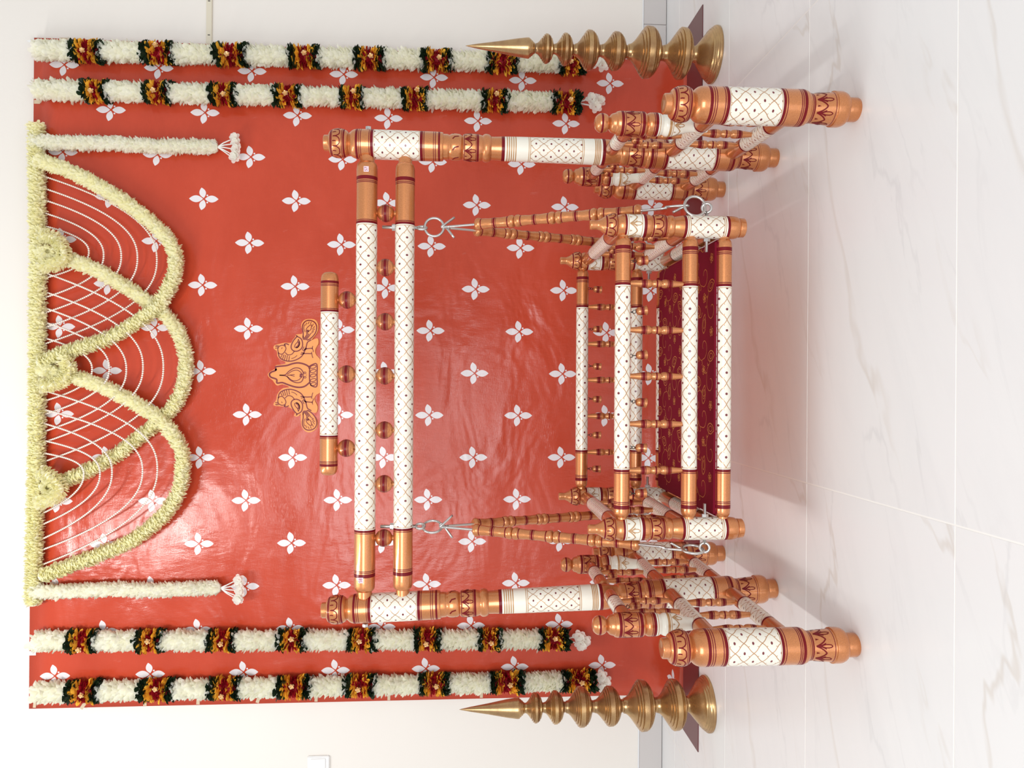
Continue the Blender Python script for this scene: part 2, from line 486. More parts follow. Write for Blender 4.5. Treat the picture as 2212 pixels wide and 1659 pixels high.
for i in range(-2, 3):
    o = bpy.data.objects.new('tile', last); COL.objects.link(o); o.parent = fl
    o.location = (-0.255 + TX * i + TX / 2, (3.145 + WALL_Y) / 2, 0)
bb = structure(empty('baseboard_back', (0, WALL_Y, 0)), 'grey tiled skirting along the back wall')
x0 = -3.2
for i in range(11):
    w = 0.6
    box('tile', (x0 + w / 2, -0.006, 0.0525), (w - 0.002, 0.011, 0.100), 'skirting', bb, 0.0012); x0 += w
box('top_highlight', (0, -0.0045, 0.1055), (6.6, 0.008, 0.005), 'skirting_highlight', bb, 0.001)  # highlight along the skirting top, painted as a thin white strip

# ------------------------------------------------------------------ banner
BY = 3.330
ban = empty('banner', (0.03, BY, 0))
tag(ban, 'large red vinyl banner with white four-petal flowers covering the wall', 'banner')
bx0, bx1, ztop = -1.372, 1.437, 2.696
path = [(BY, ztop - (ztop - 0.2) * i / 24) for i in range(25)] + [(3.326, .15), (3.312, .10), (3.285, .06), (3.24, .032), (3.17, .015), (3.09, .006), (3.022, .0032)]
V, Fc, uvs = [], [], []
NX = 40; s = ztop; sl = []
for i, (Y, z) in enumerate(path):
    if i: s -= math.hypot(Y - path[i - 1][0], z - path[i - 1][1])
    sl.append(s)
    for j in range(NX + 1):
        xx = bx0 + (bx1 - bx0) * j / NX
        V.append((xx, Y, z + (0.004 * (0.5 - j / NX) if i < 2 else 0)))
for i in range(len(path) - 1):
    for j in range(NX):
        Fc.append((i * (NX + 1) + j, (i + 1) * (NX + 1) + j, (i + 1) * (NX + 1) + j + 1, i * (NX + 1) + j + 1))
        for ii, jj in ((i, j), (i + 1, j), (i + 1, j + 1), (i, j + 1)): uvs += (bx0 + (bx1 - bx0) * jj / NX, sl[ii])
me = mesh('sheet', V, Fc, None, True); me.uv_layers.new(name='UVMap').data.foreach_set('uv', uvs)
sh = link('sheet', me, ban, ('banner',)); sh.matrix_parent_inverse = ban.matrix_basis.inverted()
sm = sh.modifiers.new('thickness', 'SOLIDIFY'); sm.thickness = 0.0012; sm.offset = -1
V = [(bx0 - 0.014, 3.021, .0030), (bx1 + 0.001, 3.021, .0030), (bx1 + 0.001, 2.828, .0030), (bx0 - 0.014, 2.828, .0030)]
V += [(a, b_, .0002) for a, b_, c in V]
hem = link('floor_hem', mesh('floor_hem', V, [(3, 2, 1, 0), (4, 5, 6, 7), (0, 1, 5, 4), (1, 2, 6, 5), (2, 3, 7, 6), (3, 0, 4, 7)]), ban, ('flap',))
hem.matrix_parent_inverse = ban.matrix_basis.inverted(); hem['label'] = 'dark maroon hem lying on the floor'
# the hem's far corners reach back to the wall on both sides of the curl
def bpart(name, c, s_, mat, rot=0.0):
    o = box(name, (0, 0, 0), s_, mat, ban); o.location = Vector(c) - ban.location; o.rotation_euler = (0, rot, 0); return o
for (px, py, w, h_, rot) in ((137, 86, .018, .030, 0), (75, 1521, .030, .012, .1), (180, 1524, .034, .014, .6), (313, 1517, .030, .014, 0), (428, 1514, .030, .014, 0.05), (558, 1511, .030, .014, .35), (683, 1508, .030, .013, 0.05), (840, 1506, .026, .012, 0), (1040, 1500, .030, .013, 0.05), (80, 220, .016, .024, 0)):
    c = at(px, py, BY - 0.0022); bpart('tape', c, (w, 0.0008, h_), 'tape', rot)
c = at(70, 1411, BY - 0.0022); bpart('tape', c, (.018, .0008, .028), 'white_tape')
c = at(69, 93, BY + .004)
fc = link('turned_corner', mesh('turned_corner', [(0.018, 0, -0.028), (-0.022, 0, -0.03), (0.008, -.004, 0.02), (0.018, .002, -0.028), (-0.022, .002, -0.03), (0.008, -.002, 0.02)], [(0, 1, 2), (5, 4, 3), (0, 2, 5, 3), (1, 0, 3, 4), (2, 1, 4, 5)]), ban, ('white_tape',)); fc.location = c - ban.location

# conduit strip and switch on the wall
cz = 1.984
co = empty('wall_conduit', (1.45, WALL_Y, cz)); tag(co, 'cream plastic cable conduit running sideways from the banner edge', 'conduit')
box('cover', (0.45, -0.005, 0), (0.96, 0.010, 0.024), 'conduit', co, 0.002)
for i in range(3): box('screw', (0.03 + 0.115 * i + (0.03 if i else 0), -0.0105, 0), (0.003, 0.002, 0.009), 'dark', co)
sw = empty('switch_plate', (-1.655, WALL_Y, 1.505)); tag(sw, 'white light switch plate on the wall left of the banner', 'switch')
box('plate', (0, -0.006, 0), (0.092, 0.012, 0.093), 'plastic', sw, 0.003)
box('rim', (0, -0.0135, 0), (0.074, 0.004, 0.062), 'plastic', sw, 0.0015)
box('rocker', (-0.018, -0.017, 0), (0.028, 0.005, 0.047), 'plastic', sw, 0.0012)

# ------------------------------------------------------------------ garlands
def petals(name, C, D, N_, Ln, W, parent, mat, cup=0.25):
    """C base points, D length directions, N_ face normals (n x 3 arrays)"""
    Sd = np.cross(D, N_); Sd /= np.linalg.norm(Sd, axis=1)[:, None]; Nn = np.cross(Sd, D)
    Ln = Ln[:, None]; W = W[:, None]; n = len(C)
    cols = [C, C + D * Ln * .45 + Sd * W * .5 + Nn * W * cup, C + D * Ln * .86 + Sd * W * .34 + Nn * W * cup * .7,
            C + D * Ln * 1.0, C + D * Ln * .86 - Sd * W * .34 + Nn * W * cup * .7, C + D * Ln * .45 - Sd * W * .5 + Nn * W * cup, C + D * Ln * .58]
    V = np.stack(cols, 1).reshape(-1, 3)
    base = (np.arange(n) * 7)[:, None, None]
    T = np.array([[6, 0, 1], [6, 1, 2], [6, 2, 3], [6, 3, 4], [6, 4, 5], [6, 5, 0]])[None]
    T = (T + base).reshape(-1, 3)
    me = bpy.data.meshes.new(name); me.vertices.add(len(V)); me.vertices.foreach_set('co', V.ravel())
    me.loops.add(len(T) * 3); me.loops.foreach_set('vertex_index', T.ravel())
    me.polygons.add(len(T)); me.polygons.foreach_set('loop_start', np.arange(len(T)) * 3); me.polygons.foreach_set('loop_total', np.full(len(T), 3))
    me.update(calc_edges=True); me.validate()
    o = link(name, me, parent, (mat,)); o['kind'] = 'stuff'
    return o
def resample(pts, step):
    P = np.array([tuple(p_) for p_ in pts]); seg = np.linalg.norm(np.diff(P, axis=0), axis=1); s_ = np.concatenate([[0], np.cumsum(seg)])
    n = max(2, int(round(s_[-1] / step)) + 1); t = np.linspace(0, s_[-1], n)
    return np.stack([np.interp(t, s_, P[:, i]) for i in range(3)], 1)
def garland_run(name, pts, R_, step, n_ring, parent, mat, lean=(28, 14), plen=0.75, pw=0.34, r_in=0.30, core=True, jit=0.10):
    """tube of petals along a path, given in parent space"""
    Q = resample(pts, step); T = np.gradient(Q, axis=0); T /= np.linalg.norm(T, axis=1)[:, None]
    m_ = len(Q); ref = np.array([0, -1.0, 0.001])
    A = np.cross(T, ref); A /= np.linalg.norm(A, axis=1)[:, None]; B = np.cross(A, T)
    ang = np.linspace(0, 2 * PI, n_ring, endpoint=False)[None] + RNG.uniform(0, 2 * PI, (m_, 1)) + RNG.normal(0, .12, (m_, n_ring))
    rad = (np.cos(ang)[..., None] * A[:, None] + np.sin(ang)[..., None] * B[:, None]).reshape(-1, 3)
    Tt = np.repeat(T, n_ring, 0); Cc = np.repeat(Q, n_ring, 0) + Tt * RNG.uniform(-.5, .5, (m_ * n_ring, 1)) * step
    ln = np.radians(RNG.normal(lean[0], lean[1], m_ * n_ring))[:, None]
    D = rad * np.cos(ln) + Tt * np.sin(ln)
    tan = np.cross(Tt, rad); tw = RNG.normal(0, .35, (m_ * n_ring, 1))
    N_ = -(Tt * np.cos(ln) - rad * np.sin(ln)) * np.cos(tw) + tan * np.sin(tw)
    L = R_ * plen * (1 + RNG.normal(0, jit, m_ * n_ring)); W = np.full(m_ * n_ring, R_ * pw) * (1 + RNG.normal(0, .15, m_ * n_ring))
    o = petals(name, Cc + rad * R_ * r_in, D, N_, L, W, parent, mat)
    return o, Q
def core_tube(pts, r_, parent, mat='core'):
    return tube('core', [Vector(p_) for p_ in pts], r_, mat, parent, 10)
def blossom(name, c, d, size, parent, mat='blossom', n=5):
    """small open flower at c facing d: two whorls of round petals"""
    d = np.array(d, float); d /= np.linalg.norm(d); a = np.cross(d, [0.3, .2, .9]); a /= np.linalg.norm(a); b_ = np.cross(d, a)
    C, D, N_ = [], [], []
    for w_, (k_, op) in enumerate(((n, 15), (n, 48))):
        for i in range(k_):
            t = 2 * PI * (i + .5 * w_) / k_; r_ = a * math.cos(t) + b_ * math.sin(t); o_ = math.radians(op + random.uniform(-8, 8))
            C.append(np.array(c) + r_ * size * .05); D.append(r_ * math.cos(o_) + d * math.sin(o_)); N_.append(d * math.cos(o_) - r_ * math.sin(o_))
    return petals(name, np.array(C), np.array(D), np.array(N_), np.full(len(C), size), np.full(len(C), size * .85), parent, mat, .12)
def bead_line(name, pts, r_, mat, parent, pitch):
    Q = resample(pts, pitch); V0, F0 = [], []
    for i in range(1, 4):
        for j in range(6):
            a = 2 * PI * j / 6; t = PI * i / 4; V0.append((math.sin(t) * math.cos(a), math.sin(t) * math.sin(a), math.cos(t)))
    V0.append((0, 0, 1)); V0.append((0, 0, -1)); V0 = np.array(V0)
    for j in range(6):
        j2 = (j + 1) % 6
        F0.append((18, j, j2)); F0.append((19, 12 + j2, 12 + j))
        for i in range(2): F0.append((i * 6 + j, (i + 1) * 6 + j, (i + 1) * 6 + j2)); F0.append((i * 6 + j, (i + 1) * 6 + j2, i * 6 + j2))
    F0 = np.array(F0)
    V = (Q[:, None] + V0[None] * r_).reshape(-1, 3); T = (F0[None] + (np.arange(len(Q)) * 20)[:, None, None]).reshape(-1, 3)
    me = mesh(name, V, T.tolist(), None, True)
    o = link(name, me, parent, (mat,)); o['kind'] = 'stuff'; return o

GR = 0.045; GY = BY - 0.003 - GR
def tuberose(axis, bands, end_x, label, tassel):
    """hanging garland; axis = ((x, y), (x, y)) photo ends, bands = (x0, x1) coloured bands"""
    (xa, ya), (xb, yb) = axis
    P = lambda x_: at(x_, ya + (yb - ya) * (x_ - xa) / (xb - xa), GY)
    top = P(xa); root = empty('tuberose_garland', top); tag(root, label, 'garland', 'long striped garlands on the banner')
    L = lambda x_: P(x_) - top
    core_tube([L(xa + 3), L(bands[-1][1] - 3)], GR * .52, root)
    prev = xa
    for i, (a, b_) in enumerate(bands):
        garland_run('white_section', [L(prev + 15), L(a + 1)], GR, 0.0095, 16, root, 'tuberose', lean=(-50, 10), plen=.76, pw=.56, r_in=.50)
        w = b_ - a; e = [a, a + w * .20, a + w * .37, a + w * .63, a + w * .80, b_]
        rd, _ = garland_run('flower_band', [L(e[2]), L(e[3])], GR * 1.03, 0.0085, 18, root, 'red', lean=(0, 14), plen=.70, pw=.34)
        tube('core', [L(e[0] + 2), L(e[5] - 2)], GR * .56, 'red', rd, 10)
        rd['label'] = 'band of crimson, marigold and dark green petals'
        for (p0, p1, sgn) in ((e[1], e[2], -18), (e[3], e[4], 18)):
            y_, _ = garland_run('yellow_petals', [L(p0), L(p1)], GR * 1.06, 0.0080, 16, rd, 'yellow', lean=(sgn * .5, 10), plen=.78, pw=.42)
        for (p0, p1, sgn) in ((e[0], e[1], -25), (e[4], e[5], 25)):
            g_, _ = garland_run('green_leaves', [L(p0), L(p1)], GR * 1.05, 0.0065, 18, rd, 'green', lean=(sgn * .6, 12), plen=.80, pw=.52)
        cb = L((e[2] + e[3]) / 2 + random.uniform(-6, 6)) + Vector((random.uniform(-.022, .022), -GR * .86, 0))
        blossom('gold_bead', cb + Vector((0, -.006, 0)), (0, -1, 0), .012, rd, 'bead')
        prev = b_ - 2
    # tassel
    x1, x2 = bands[-1][1], end_x
    for dx in (-.012, .014):
        e_ = L(x2 - 16) + Vector((dx * 1.2, -.01, 0)); bead_line('tassel_string', [L(x1 - 4), e_], .0042, 'thread', root, .0075)
    for dx, dz in tassel: blossom('blossom', L(x2 - 8) + Vector((dx, -.012, dz)), (dx * 8, -1, .1 + dz * 12), .030, root)
    return root
tuberose(((75, 108), (1291, 138)), [(164, 219), (317, 375), (471, 532), (631, 687), (773, 828), (917, 973), (1059, 1115), (1212, 1258)], 1300, 'long cream tuberose garland with crimson bands at the far right banner edge', [(.0, .012), (-.012, -.016), (.016, -.014)])
tuberose(((75, 194), (1250, 222)), [(189, 233), (321, 366), (461, 510), (601, 648), (742, 783), (874, 920), (1048, 1092), (1199, 1249)], 1292, 'long cream garland with crimson bands, second from the right banner edge', [(.012, .012), (-.020, -.004), (.004, -.018)])
tuberose(((70, 1385), (1223, 1381)), [(155, 208), (304, 351), (457, 508), (608, 659), (758, 809), (902, 949), (1039, 1079), (1172, 1223)], 1262, 'long cream garland with crimson bands, second from the left banner edge', [(.018, .008), (-.016, .0), (.0, -.016)])
tuberose(((70, 1496), (1282, 1470)), [(153, 216), (310, 375), (459, 518), (606, 669), (752, 808), (912, 968), (1064, 1128), (1221, 1282)], 1308, 'long cream tuberose garland with crimson bands at the far left banner edge', [(.024, .004), (-.020, -.002), (.004, -.012)])

SR = 0.031; SY = BY - 0.004 - SR
def plain_garland(axis, fl_x, label):
    (xa, ya), (xb, yb) = axis; P = lambda x_, dy=0: at(x_, ya + (yb - ya) * (x_ - xa) / (xb - xa) + dy, SY - .006)
    top = P(xa); root = empty('jasmine_garland', top); tag(root, label, 'garland', 'plain cream drops at the ends of the swags')
    n = 9; pts = [P(xa + (xb - xa) * i / n, math.sin(i * 1.3) * 1.6) - top for i in range(n + 1)]
    core_tube(pts, SR * .52, root)
    garland_run('petals', pts, SR * 1.06, .0075, 16, root, 'tuberose', lean=(-50, 10), plen=.76, pw=.54, r_in=.50)
    ends = [(-20, 3), (-9, 10), (4, 12), (17, 6), (22, -2)]
    for dy, dx in ends:
        e_ = P(fl_x - 14 + dx * .4, dy * .8) - top + Vector((0, -.01, 0)); bead_line('tassel_string', [pts[-1], (pts[-1] + e_) / 2 + Vector((0, -.008, 0)), e_], .0032, 'thread', root, .0055)
        blossom('blossom', P(fl_x + dx * .3 - 3, dy) - top + Vector((0, -.012, 0)), (dy * -.01, -1, .1), .024, root)
plain_garland(((80, 306), (470, 319)), 512, 'short plain cream garland with a white flower tassel, right of the swags')
plain_garland(((78, 1277), (476, 1271)), 520, 'short plain cream garland with a white flower tassel, left of the swags')

def petal_garland(name, img, label, Y, R_, mat, parent=None, grp='cream swag garlands along the banner top', cat='garland', lean=(-50, 11), k=6, nr=18):
    pts = curve_pts(img, k); W = [at(p_[0], p_[1], Y(p_) if callable(Y) else Y) for p_ in pts]
    if parent is None:
        root = empty(name, W[0]); tag(root, label, cat, grp)
    else: root = parent
    loc = [w_ - Vector(root.location) for w_ in W]
    core_tube(loc, R_ * .52, root)
    garland_run('petals' if parent is None else name, loc, R_, .0072, nr, root, mat, lean=lean, plen=.76, pw=.50, r_in=.50)
    return root
petal_garland('flower_rail', [(79, 274), (80, 420), (82, 560), (81, 700), (80, 850), (79, 1000), (75, 1150), (72, 1308)], 'straight cream flower garland along the top edge of the banner', BY - .034, .031, 'buds', lean=(-30, 14), grp=None)
swA = petal_garland('flower_swag', [(90, 348), (98, 351), (162, 375), (236, 415), (297, 456), (344, 496), (371, 530), (379, 562), (375, 598), (354, 642), (338, 665), (290, 699), (236, 730), (169, 753), (111, 773), (84, 787)], 'cream flower swag hanging in the right third of the banner top', BY - .072, SR * 1.06, 'buds')
swB = petal_garland('flower_swag', [(92, 545), (122, 553), (159, 564), (209, 584), (263, 615), (311, 645), (338, 665), (368, 692), (392, 733), (402, 787), (395, 838), (375, 878), (348, 905), (304, 942), (250, 983), (189, 1017), (145, 1037), (88, 1052)], 'cream flower swag hanging in the middle of the banner top', BY - .046, SR * 1.06, 'buds')
swC = petal_garland('flower_swag', [(95, 798), (125, 806), (162, 814), (219, 834), (270, 858), (321, 888), (344, 905), (371, 935), (392, 973), (394, 1013), (391, 1044), (373, 1087), (334, 1131), (278, 1171), (214, 1198), (151, 1222), (87, 1246)], 'cream flower swag hanging in the left third of the banner top', BY - .070, SR * 1.06, 'buds')
petal_garland('flower_loop', [(90, 508), (116, 514), (134, 534), (137, 556), (118, 571), (92, 574)], '', BY - .095, .027, 'buds', swB, k=5, lean=(20, 15))
petal_garland('flower_loop', [(88, 834), (116, 830), (140, 817), (150, 795), (138, 778)], '', BY - .100, .027, 'buds', swC, k=5, lean=(20, 15))
petal_garland('flower_loop', [(86, 1018), (112, 1034), (130, 1055), (116, 1074), (86, 1086)], '', BY - .095, .028, 'buds', swB, k=5, lean=(20, 15))
for (px, py, sw_) in ((100, 541, swB), (106, 803, swC), (100, 1052, swB)):
    garland_run('flower_knot', [at(px, py, BY - .06) - sw_.location, at(px + 3, py + 2, BY - .10) - sw_.location], .026, .006, 16, sw_, 'buds', lean=(40, 15), plen=.8, pw=.4)

STR = {'right': [(381, 743, 339), (407, 708, 297), (432, 676, 262), (460, 643, 224), (488, 601, 192)],
       'middle': [(589, 997, 353), (630, 955, 309), (665, 932, 273), (696, 895, 236), (730, 866, 199)],
       'left': [(844, 1218, 340), (885, 1186, 308), (915, 1162, 242), (952, 1131, 216), (979, 1107, 181)]}
for side, L_ in STR.items():
    for i, (y0, y1, xm) in enumerate(L_):
        pts = []
        for t in np.linspace(0, 1, 40):
            sft = 0.0 if side != 'left' else -18 * math.sin(PI * t)
            pts.append((96 + (xm - 96) * (1 - abs(2 * t - 1) ** 2.3), y0 + (y1 - y0) * t + sft))
        Yd = lambda p_: BY - .020 - .030 * min(1, (p_[0] - 90) / 120)
        if side == 'middle': Yd = lambda p_: BY - .012 - .075 * min(1, (p_[0] - 90) / 120)
        if side == 'left': Yd = lambda p_: BY - .024 - .070 * min(1, (p_[0] - 90) / 120)
        W = [at(p_[0], p_[1], Yd(p_)) for p_ in pts]
        root = empty('pearl_string', W[0])
        where = ['longest', 'second longest', 'middle', 'second shortest', 'shortest'][i]
        tag(root, '%s of five pearl strings looped under the %s flower swag' % (where, side), 'pearl string', 'pearl strings under the swags')
        loc = [w_ - W[0] for w_ in W]
        bead_line('beads', loc, .0045, 'pearl', root, .0088)
        tube('thread', loc, .0008, 'thread', root, 5)

# ------------------------------------------------------------------ swing frame
FR = empty('swing_frame', (0.035, 2.15, 0))
tag(FR, 'painted cream and gold turned wood swing frame with peacock crest', 'swing frame')
FO = Vector(FR.location)
def fput(me_or_o, p0, p1=None, name=None, roll=0.0, parent=FR, org=FO):
    o = bpy.data.objects.new(name, me_or_o); COL.objects.link(o); o.parent = parent
    a = Vector(p0) - org
    if p1 is None: o.location = a
    else: align(o, a, Vector(p1) - org, roll)
    return o
def with_motif(o, mes):
    for nm, me in mes:
        c = bpy.data.objects.new(nm, me); COL.objects.link(c); c.parent = o; c['kind'] = 'stuff'
def motif(prof, mat, **kw):
    out = []
    for nm, st in kw.items():
        nm = 'painted_' + nm.rstrip('_0123456789'); me = strokes_on(nm, prof, st); me.materials.append(M[mat]); out.append((nm, me))
    return out
FOOT = [(0, .0255), (.004, .0275, 1), (.026, .0275), (.0275, .026, 1), (.028, .031), (.034, .0375), (.044, .0403), (.056, .0405), (.0605, .0400, 1), (.061, .0372), (.064, .0368), (.090, .0345), (.112, .0325, 1)]
FOOT2 = [(.115, .0335), (.121, .0345, 1), (.1215, .036), (.127, .0395), (.136, .0413), (.146, .0415, 1)]
FOOT_B = [(.0645, .0655, 'thin'), (.112, .1145, 'maroon'), (.1165, .1180, 'thin'), (.134, .140, 'maroon'), (.1425, .144, 'thin'), (.1465, .148, 'thin'), (.179, .1805, 'thin'), (.184, .190, 'maroon'), (.190, .1915, 'cream'), (.1915, .1928, 'line'), (.1928, .310, 'trellis'), (.310, .3112, 'line'), (.3112, .3128, 'cream'), (.3128, .319, 'maroon'), (.322, .3235, 'thin')]
short_pts = FOOT + FOOT2 + [(.362, .0415, 1), (.368, .0410), (.376, .0388), (.383, .0340), (.3875, .0290), (.389, .0275, 1), (.3895, .0285), (.393, .0340), (.400, .0385), (.410, .0402), (.421, .0390), (.431, .0350), (.437, .0300), (.4385, .0265, 1), (.439, .0235), (.440, .0235), (.452, .0228, 1), (.4535, .0205), (.454, .0)]
short_b = FOOT_B + [(.341, .3425, 'thin'), (.346, .3475, 'thin'), (.351, .357, 'maroon'), (.3975, .4005, 'maroon'), (.4030, .4042, 'thin'), (.4275, .4285, 'thin'), (.4305, .4335, 'maroon')]
me_short, pr_short = lathe('short_post', short_pts, short_b, 32, 6, .0425, 3, v0=.1928 + .02)
mo_short = motif(pr_short, 'maroon', scallops=scallops(.4275, .020, 9, .0026), lotus=lotus(.1085, .037, 7, .0026))

tall_pts = FOOT + FOOT2 + [(.380, .0415, 1), (.384, .0405), (.3865, .0375, 1), (.391, .0372), (.396, .0378, 1), (.400, .0385), (.436, .0350, 1), (.438, .0345), (.441, .0348), (.449, .0365), (.457, .0345, 1), (.460, .0315), (.470, .0315), (.485, .0345), (.500, .0362), (.510, .0365), (.530, .0362), (.650, .0350), (.790, .0335), (.812, .0322), (.826, .0318, 1), (.8275, .034), (.833, .0378), (.840, .0390), (.846, .0375), (.8505, .034, 1), (.852, .0345), (.860, .0365), (.880, .0378), (.896, .0372), (.904, .035), (.9075, .0305, 1), (.9105, .034), (.918, .0362), (.927, .0368), (.936, .0358), (.9425, .033, 1), (.945, .0335), (.947, .0345), (.960, .0352, 1), (.9605, .0382), (.965, .0395), (.975, .0400), (1.06, .0405), (1.15, .0405), (1.195, .0405, 1), (1.203, .0395), (1.212, .036), (1.218, .0305), (1.2215, .0285, 1), (1.222, .030), (1.228, .0355), (1.238, .0390), (1.249, .0400), (1.260, .0385), (1.270, .0340), (1.2745, .0285), (1.276, .0250, 1), (1.2765, .0222), (1.278, .0220), (1.2885, .0215, 1), (1.290, .0195), (1.2905, 0)]
tall_b = [b_ for b_ in FOOT_B if b_[1] < .31 or b_[2] in ('line', 'cream', 'maroon', 'thin', 'trellis')] + [(.3128, .319, 'trellis'), (.310, .3235, 'trellis'), (.3235, .3248, 'line'), (.3248, .3262, 'cream'), (.3262, .333, 'maroon'), (.336, .3375, 'thin'), (.360, .3615, 'thin'), (.3645, .366, 'thin'), (.369, .376, 'maroon'), (.396, .4005, 'maroon'), (.4025, .4038, 'thin'), (.437, .4385, 'thin'),
    (.505, .5135, 'maroon'), (.5135, .789, 'cream'), (.789, .797, 'maroon')] + [(a, a + .0027, 'line') for a in (.519, .5235, .528, .5325, .7805, .7745, .7685, .7625, .7565)] + [(.545, .752, 'cream'), (.566, .5675, 'line'), (.5705, .572, 'line'), (.572, .716, 'trellis'), (.716, .7175, 'line'), (.7205, .722, 'line'), (.8615, .8665, 'maroon'), (.8685, .8695, 'thin'), (.901, .9025, 'thin'), (.9805, .982, 'thin'), (.969, .9735, 'maroon'), (.986, .9872, 'thin'), (1.012, 1.0135, 'thin'), (1.0165, 1.024, 'maroon'), (1.024, 1.0255, 'cream'), (1.0255, 1.027, 'line'), (1.027, 1.149, 'trellis'), (1.149, 1.1502, 'line'), (1.1502, 1.152, 'cream'), (1.152, 1.159, 'maroon'), (1.162, 1.1633, 'thin'), (1.185, 1.1863, 'thin'), (1.190, 1.1913, 'thin'), (1.1945, 1.200, 'maroon'), (1.2305, 1.234, 'maroon'), (1.2365, 1.2378, 'thin'), (1.2635, 1.2648, 'thin'), (1.266, 1.269, 'maroon')]
me_tall, pr_tall = lathe('tall_post', tall_pts, tall_b, 32, 6, .0425, 3, v0=.1928 + .02)
dash = [([(2 * PI * i / 7, .934), (2 * PI * i / 7 + .22, .928), (2 * PI * i / 7 + .30, .917)], .0036) for i in range(7)]
mo_tall = motif(pr_tall, 'maroon', scallops=scallops(1.2635, .021, 9, .0026), lotus=lotus(.1085, .037, 7, .0026), lotus_2=lotus(.434, .030, 7, .0026), lotus_3=lotus(.901, .032, 7, .0026), dashes=dash)

newel_pts = [(.300, .0155), (.330, .0155), (.350, .0170), (.368, .0225), (.382, .0265), (.394, .0280), (.404, .0278), (.411, .0250), (.4135, .0235, 1), (.416, .0245), (.422, .0275), (.432, .0285), (.444, .0282), (.4505, .0260), (.453, .0235, 1), (.455, .0255), (.459, .0288), (.463, .0300), (.520, .0300, 1), (.525, .0292), (.529, .0278, 1), (.530, .0260), (.534, .0245), (.541, .0222), (.546, .0165), (.5475, .0140, 1), (.5485, .0155), (.553, .0205), (.562, .0232), (.570, .0225), (.578, .0175), (.582, .0110), (.5835, .0)]
newel_b = [(.300, .4135, 'cream'), (.4135, .428, 'cream'), (.390, .3915, 'line'), (.394, .400, 'line'), (.4225, .424, 'line'), (.428, .4345, 'maroon'), (.437, .4382, 'thin'), (.4615, .468, 'maroon'), (.4715, .4728, 'thin'), (.509, .5103, 'thin'), (.5135, .5195, 'maroon'), (.5635, .5675, 'maroon')]
me_newel, pr_newel = lathe('newel_post', newel_pts, newel_b, 28, 5, .04)
mo_newel = motif(pr_newel, 'maroon', lotus=lotus(.509, .034, 6, .0024))
mo_newel2 = motif(pr_newel, 'line', lotus=lotus(.389, .026, 5, .0022))

def rail_mesh(L, r_, a, b_, cells, pitch, name='rail', first=.008, tenon=.012, lines=True):
    """turned rail of length L: rounded gold ends, maroon rings, trellis middle"""
    t = tenon
    pts = [(0, r_ * .70), (t - .001, r_ * .70, 1), (t - .0005, r_ * .72), (t + .003, r_ * .86), (t + .009, r_ * .965), (t + .018, r_, 1), (L / 2, r_, 1), (L - t - .018, r_, 1), (L - t - .009, r_ * .965), (L - t - .003, r_ * .86), (L - t + .0005, r_ * .72, 1), (L - t + .001, r_ * .70), (L, r_ * .70)]
    bands = []
    def sym(z0, z1, m_): bands.append((z0, z1, m_)); bands.append((L - z1, L - z0, m_))
    if lines:
        sym(a, a + first, 'maroon'); sym(a + first + .0035, a + first + .005, 'thin'); sym(a + first + .0075, a + first + .009, 'thin')
        sym(b_ - .0055, b_ - .004, 'thin')
    sym(b_ - .0015 if lines else b_ - .003, b_ + .0045, 'maroon'); sym(b_ + .0045, b_ + .0075, 'cream'); sym(b_ + .0075, b_ + .0087, 'line')
    sym(b_ + .0087, L / 2 + .001, 'trellis')
    return lathe(name, pts, bands, 24, cells, pitch, 2, v0=b_ + .0087)[0]
def spindle_mesh(L, r_, name='spindle'):
    pts = [(0, r_ * .55), (.05 * L, r_ * .58), (.22 * L, r_ * .85), (.33 * L, r_ * 1.0), (.385 * L, r_ * .90), (.41 * L, r_ * .66, 1), (.43 * L, r_ * .76), (.47 * L, r_ * .90), (.53 * L, r_ * .90), (.57 * L, r_ * .76), (.59 * L, r_ * .66, 1), (.615 * L, r_ * .90), (.67 * L, r_ * 1.0), (.78 * L, r_ * .85), (.95 * L, r_ * .58), (L, r_ * .55)]
    bands = []
    for s_ in (0, 1):
        f_ = (lambda a, c: (a * L, c * L)) if not s_ else (lambda a, c: (L - c * L, L - a * L))
        bands += [(*f_(.215, .225), 'thin'), (*f_(.235, .285), 'maroon'), (*f_(.30, .31), 'thin')]
    bands.append((.49 * L, .51 * L, 'maroon'))
    return lathe(name, pts, bands, 16, 3, .03, 2)[0]

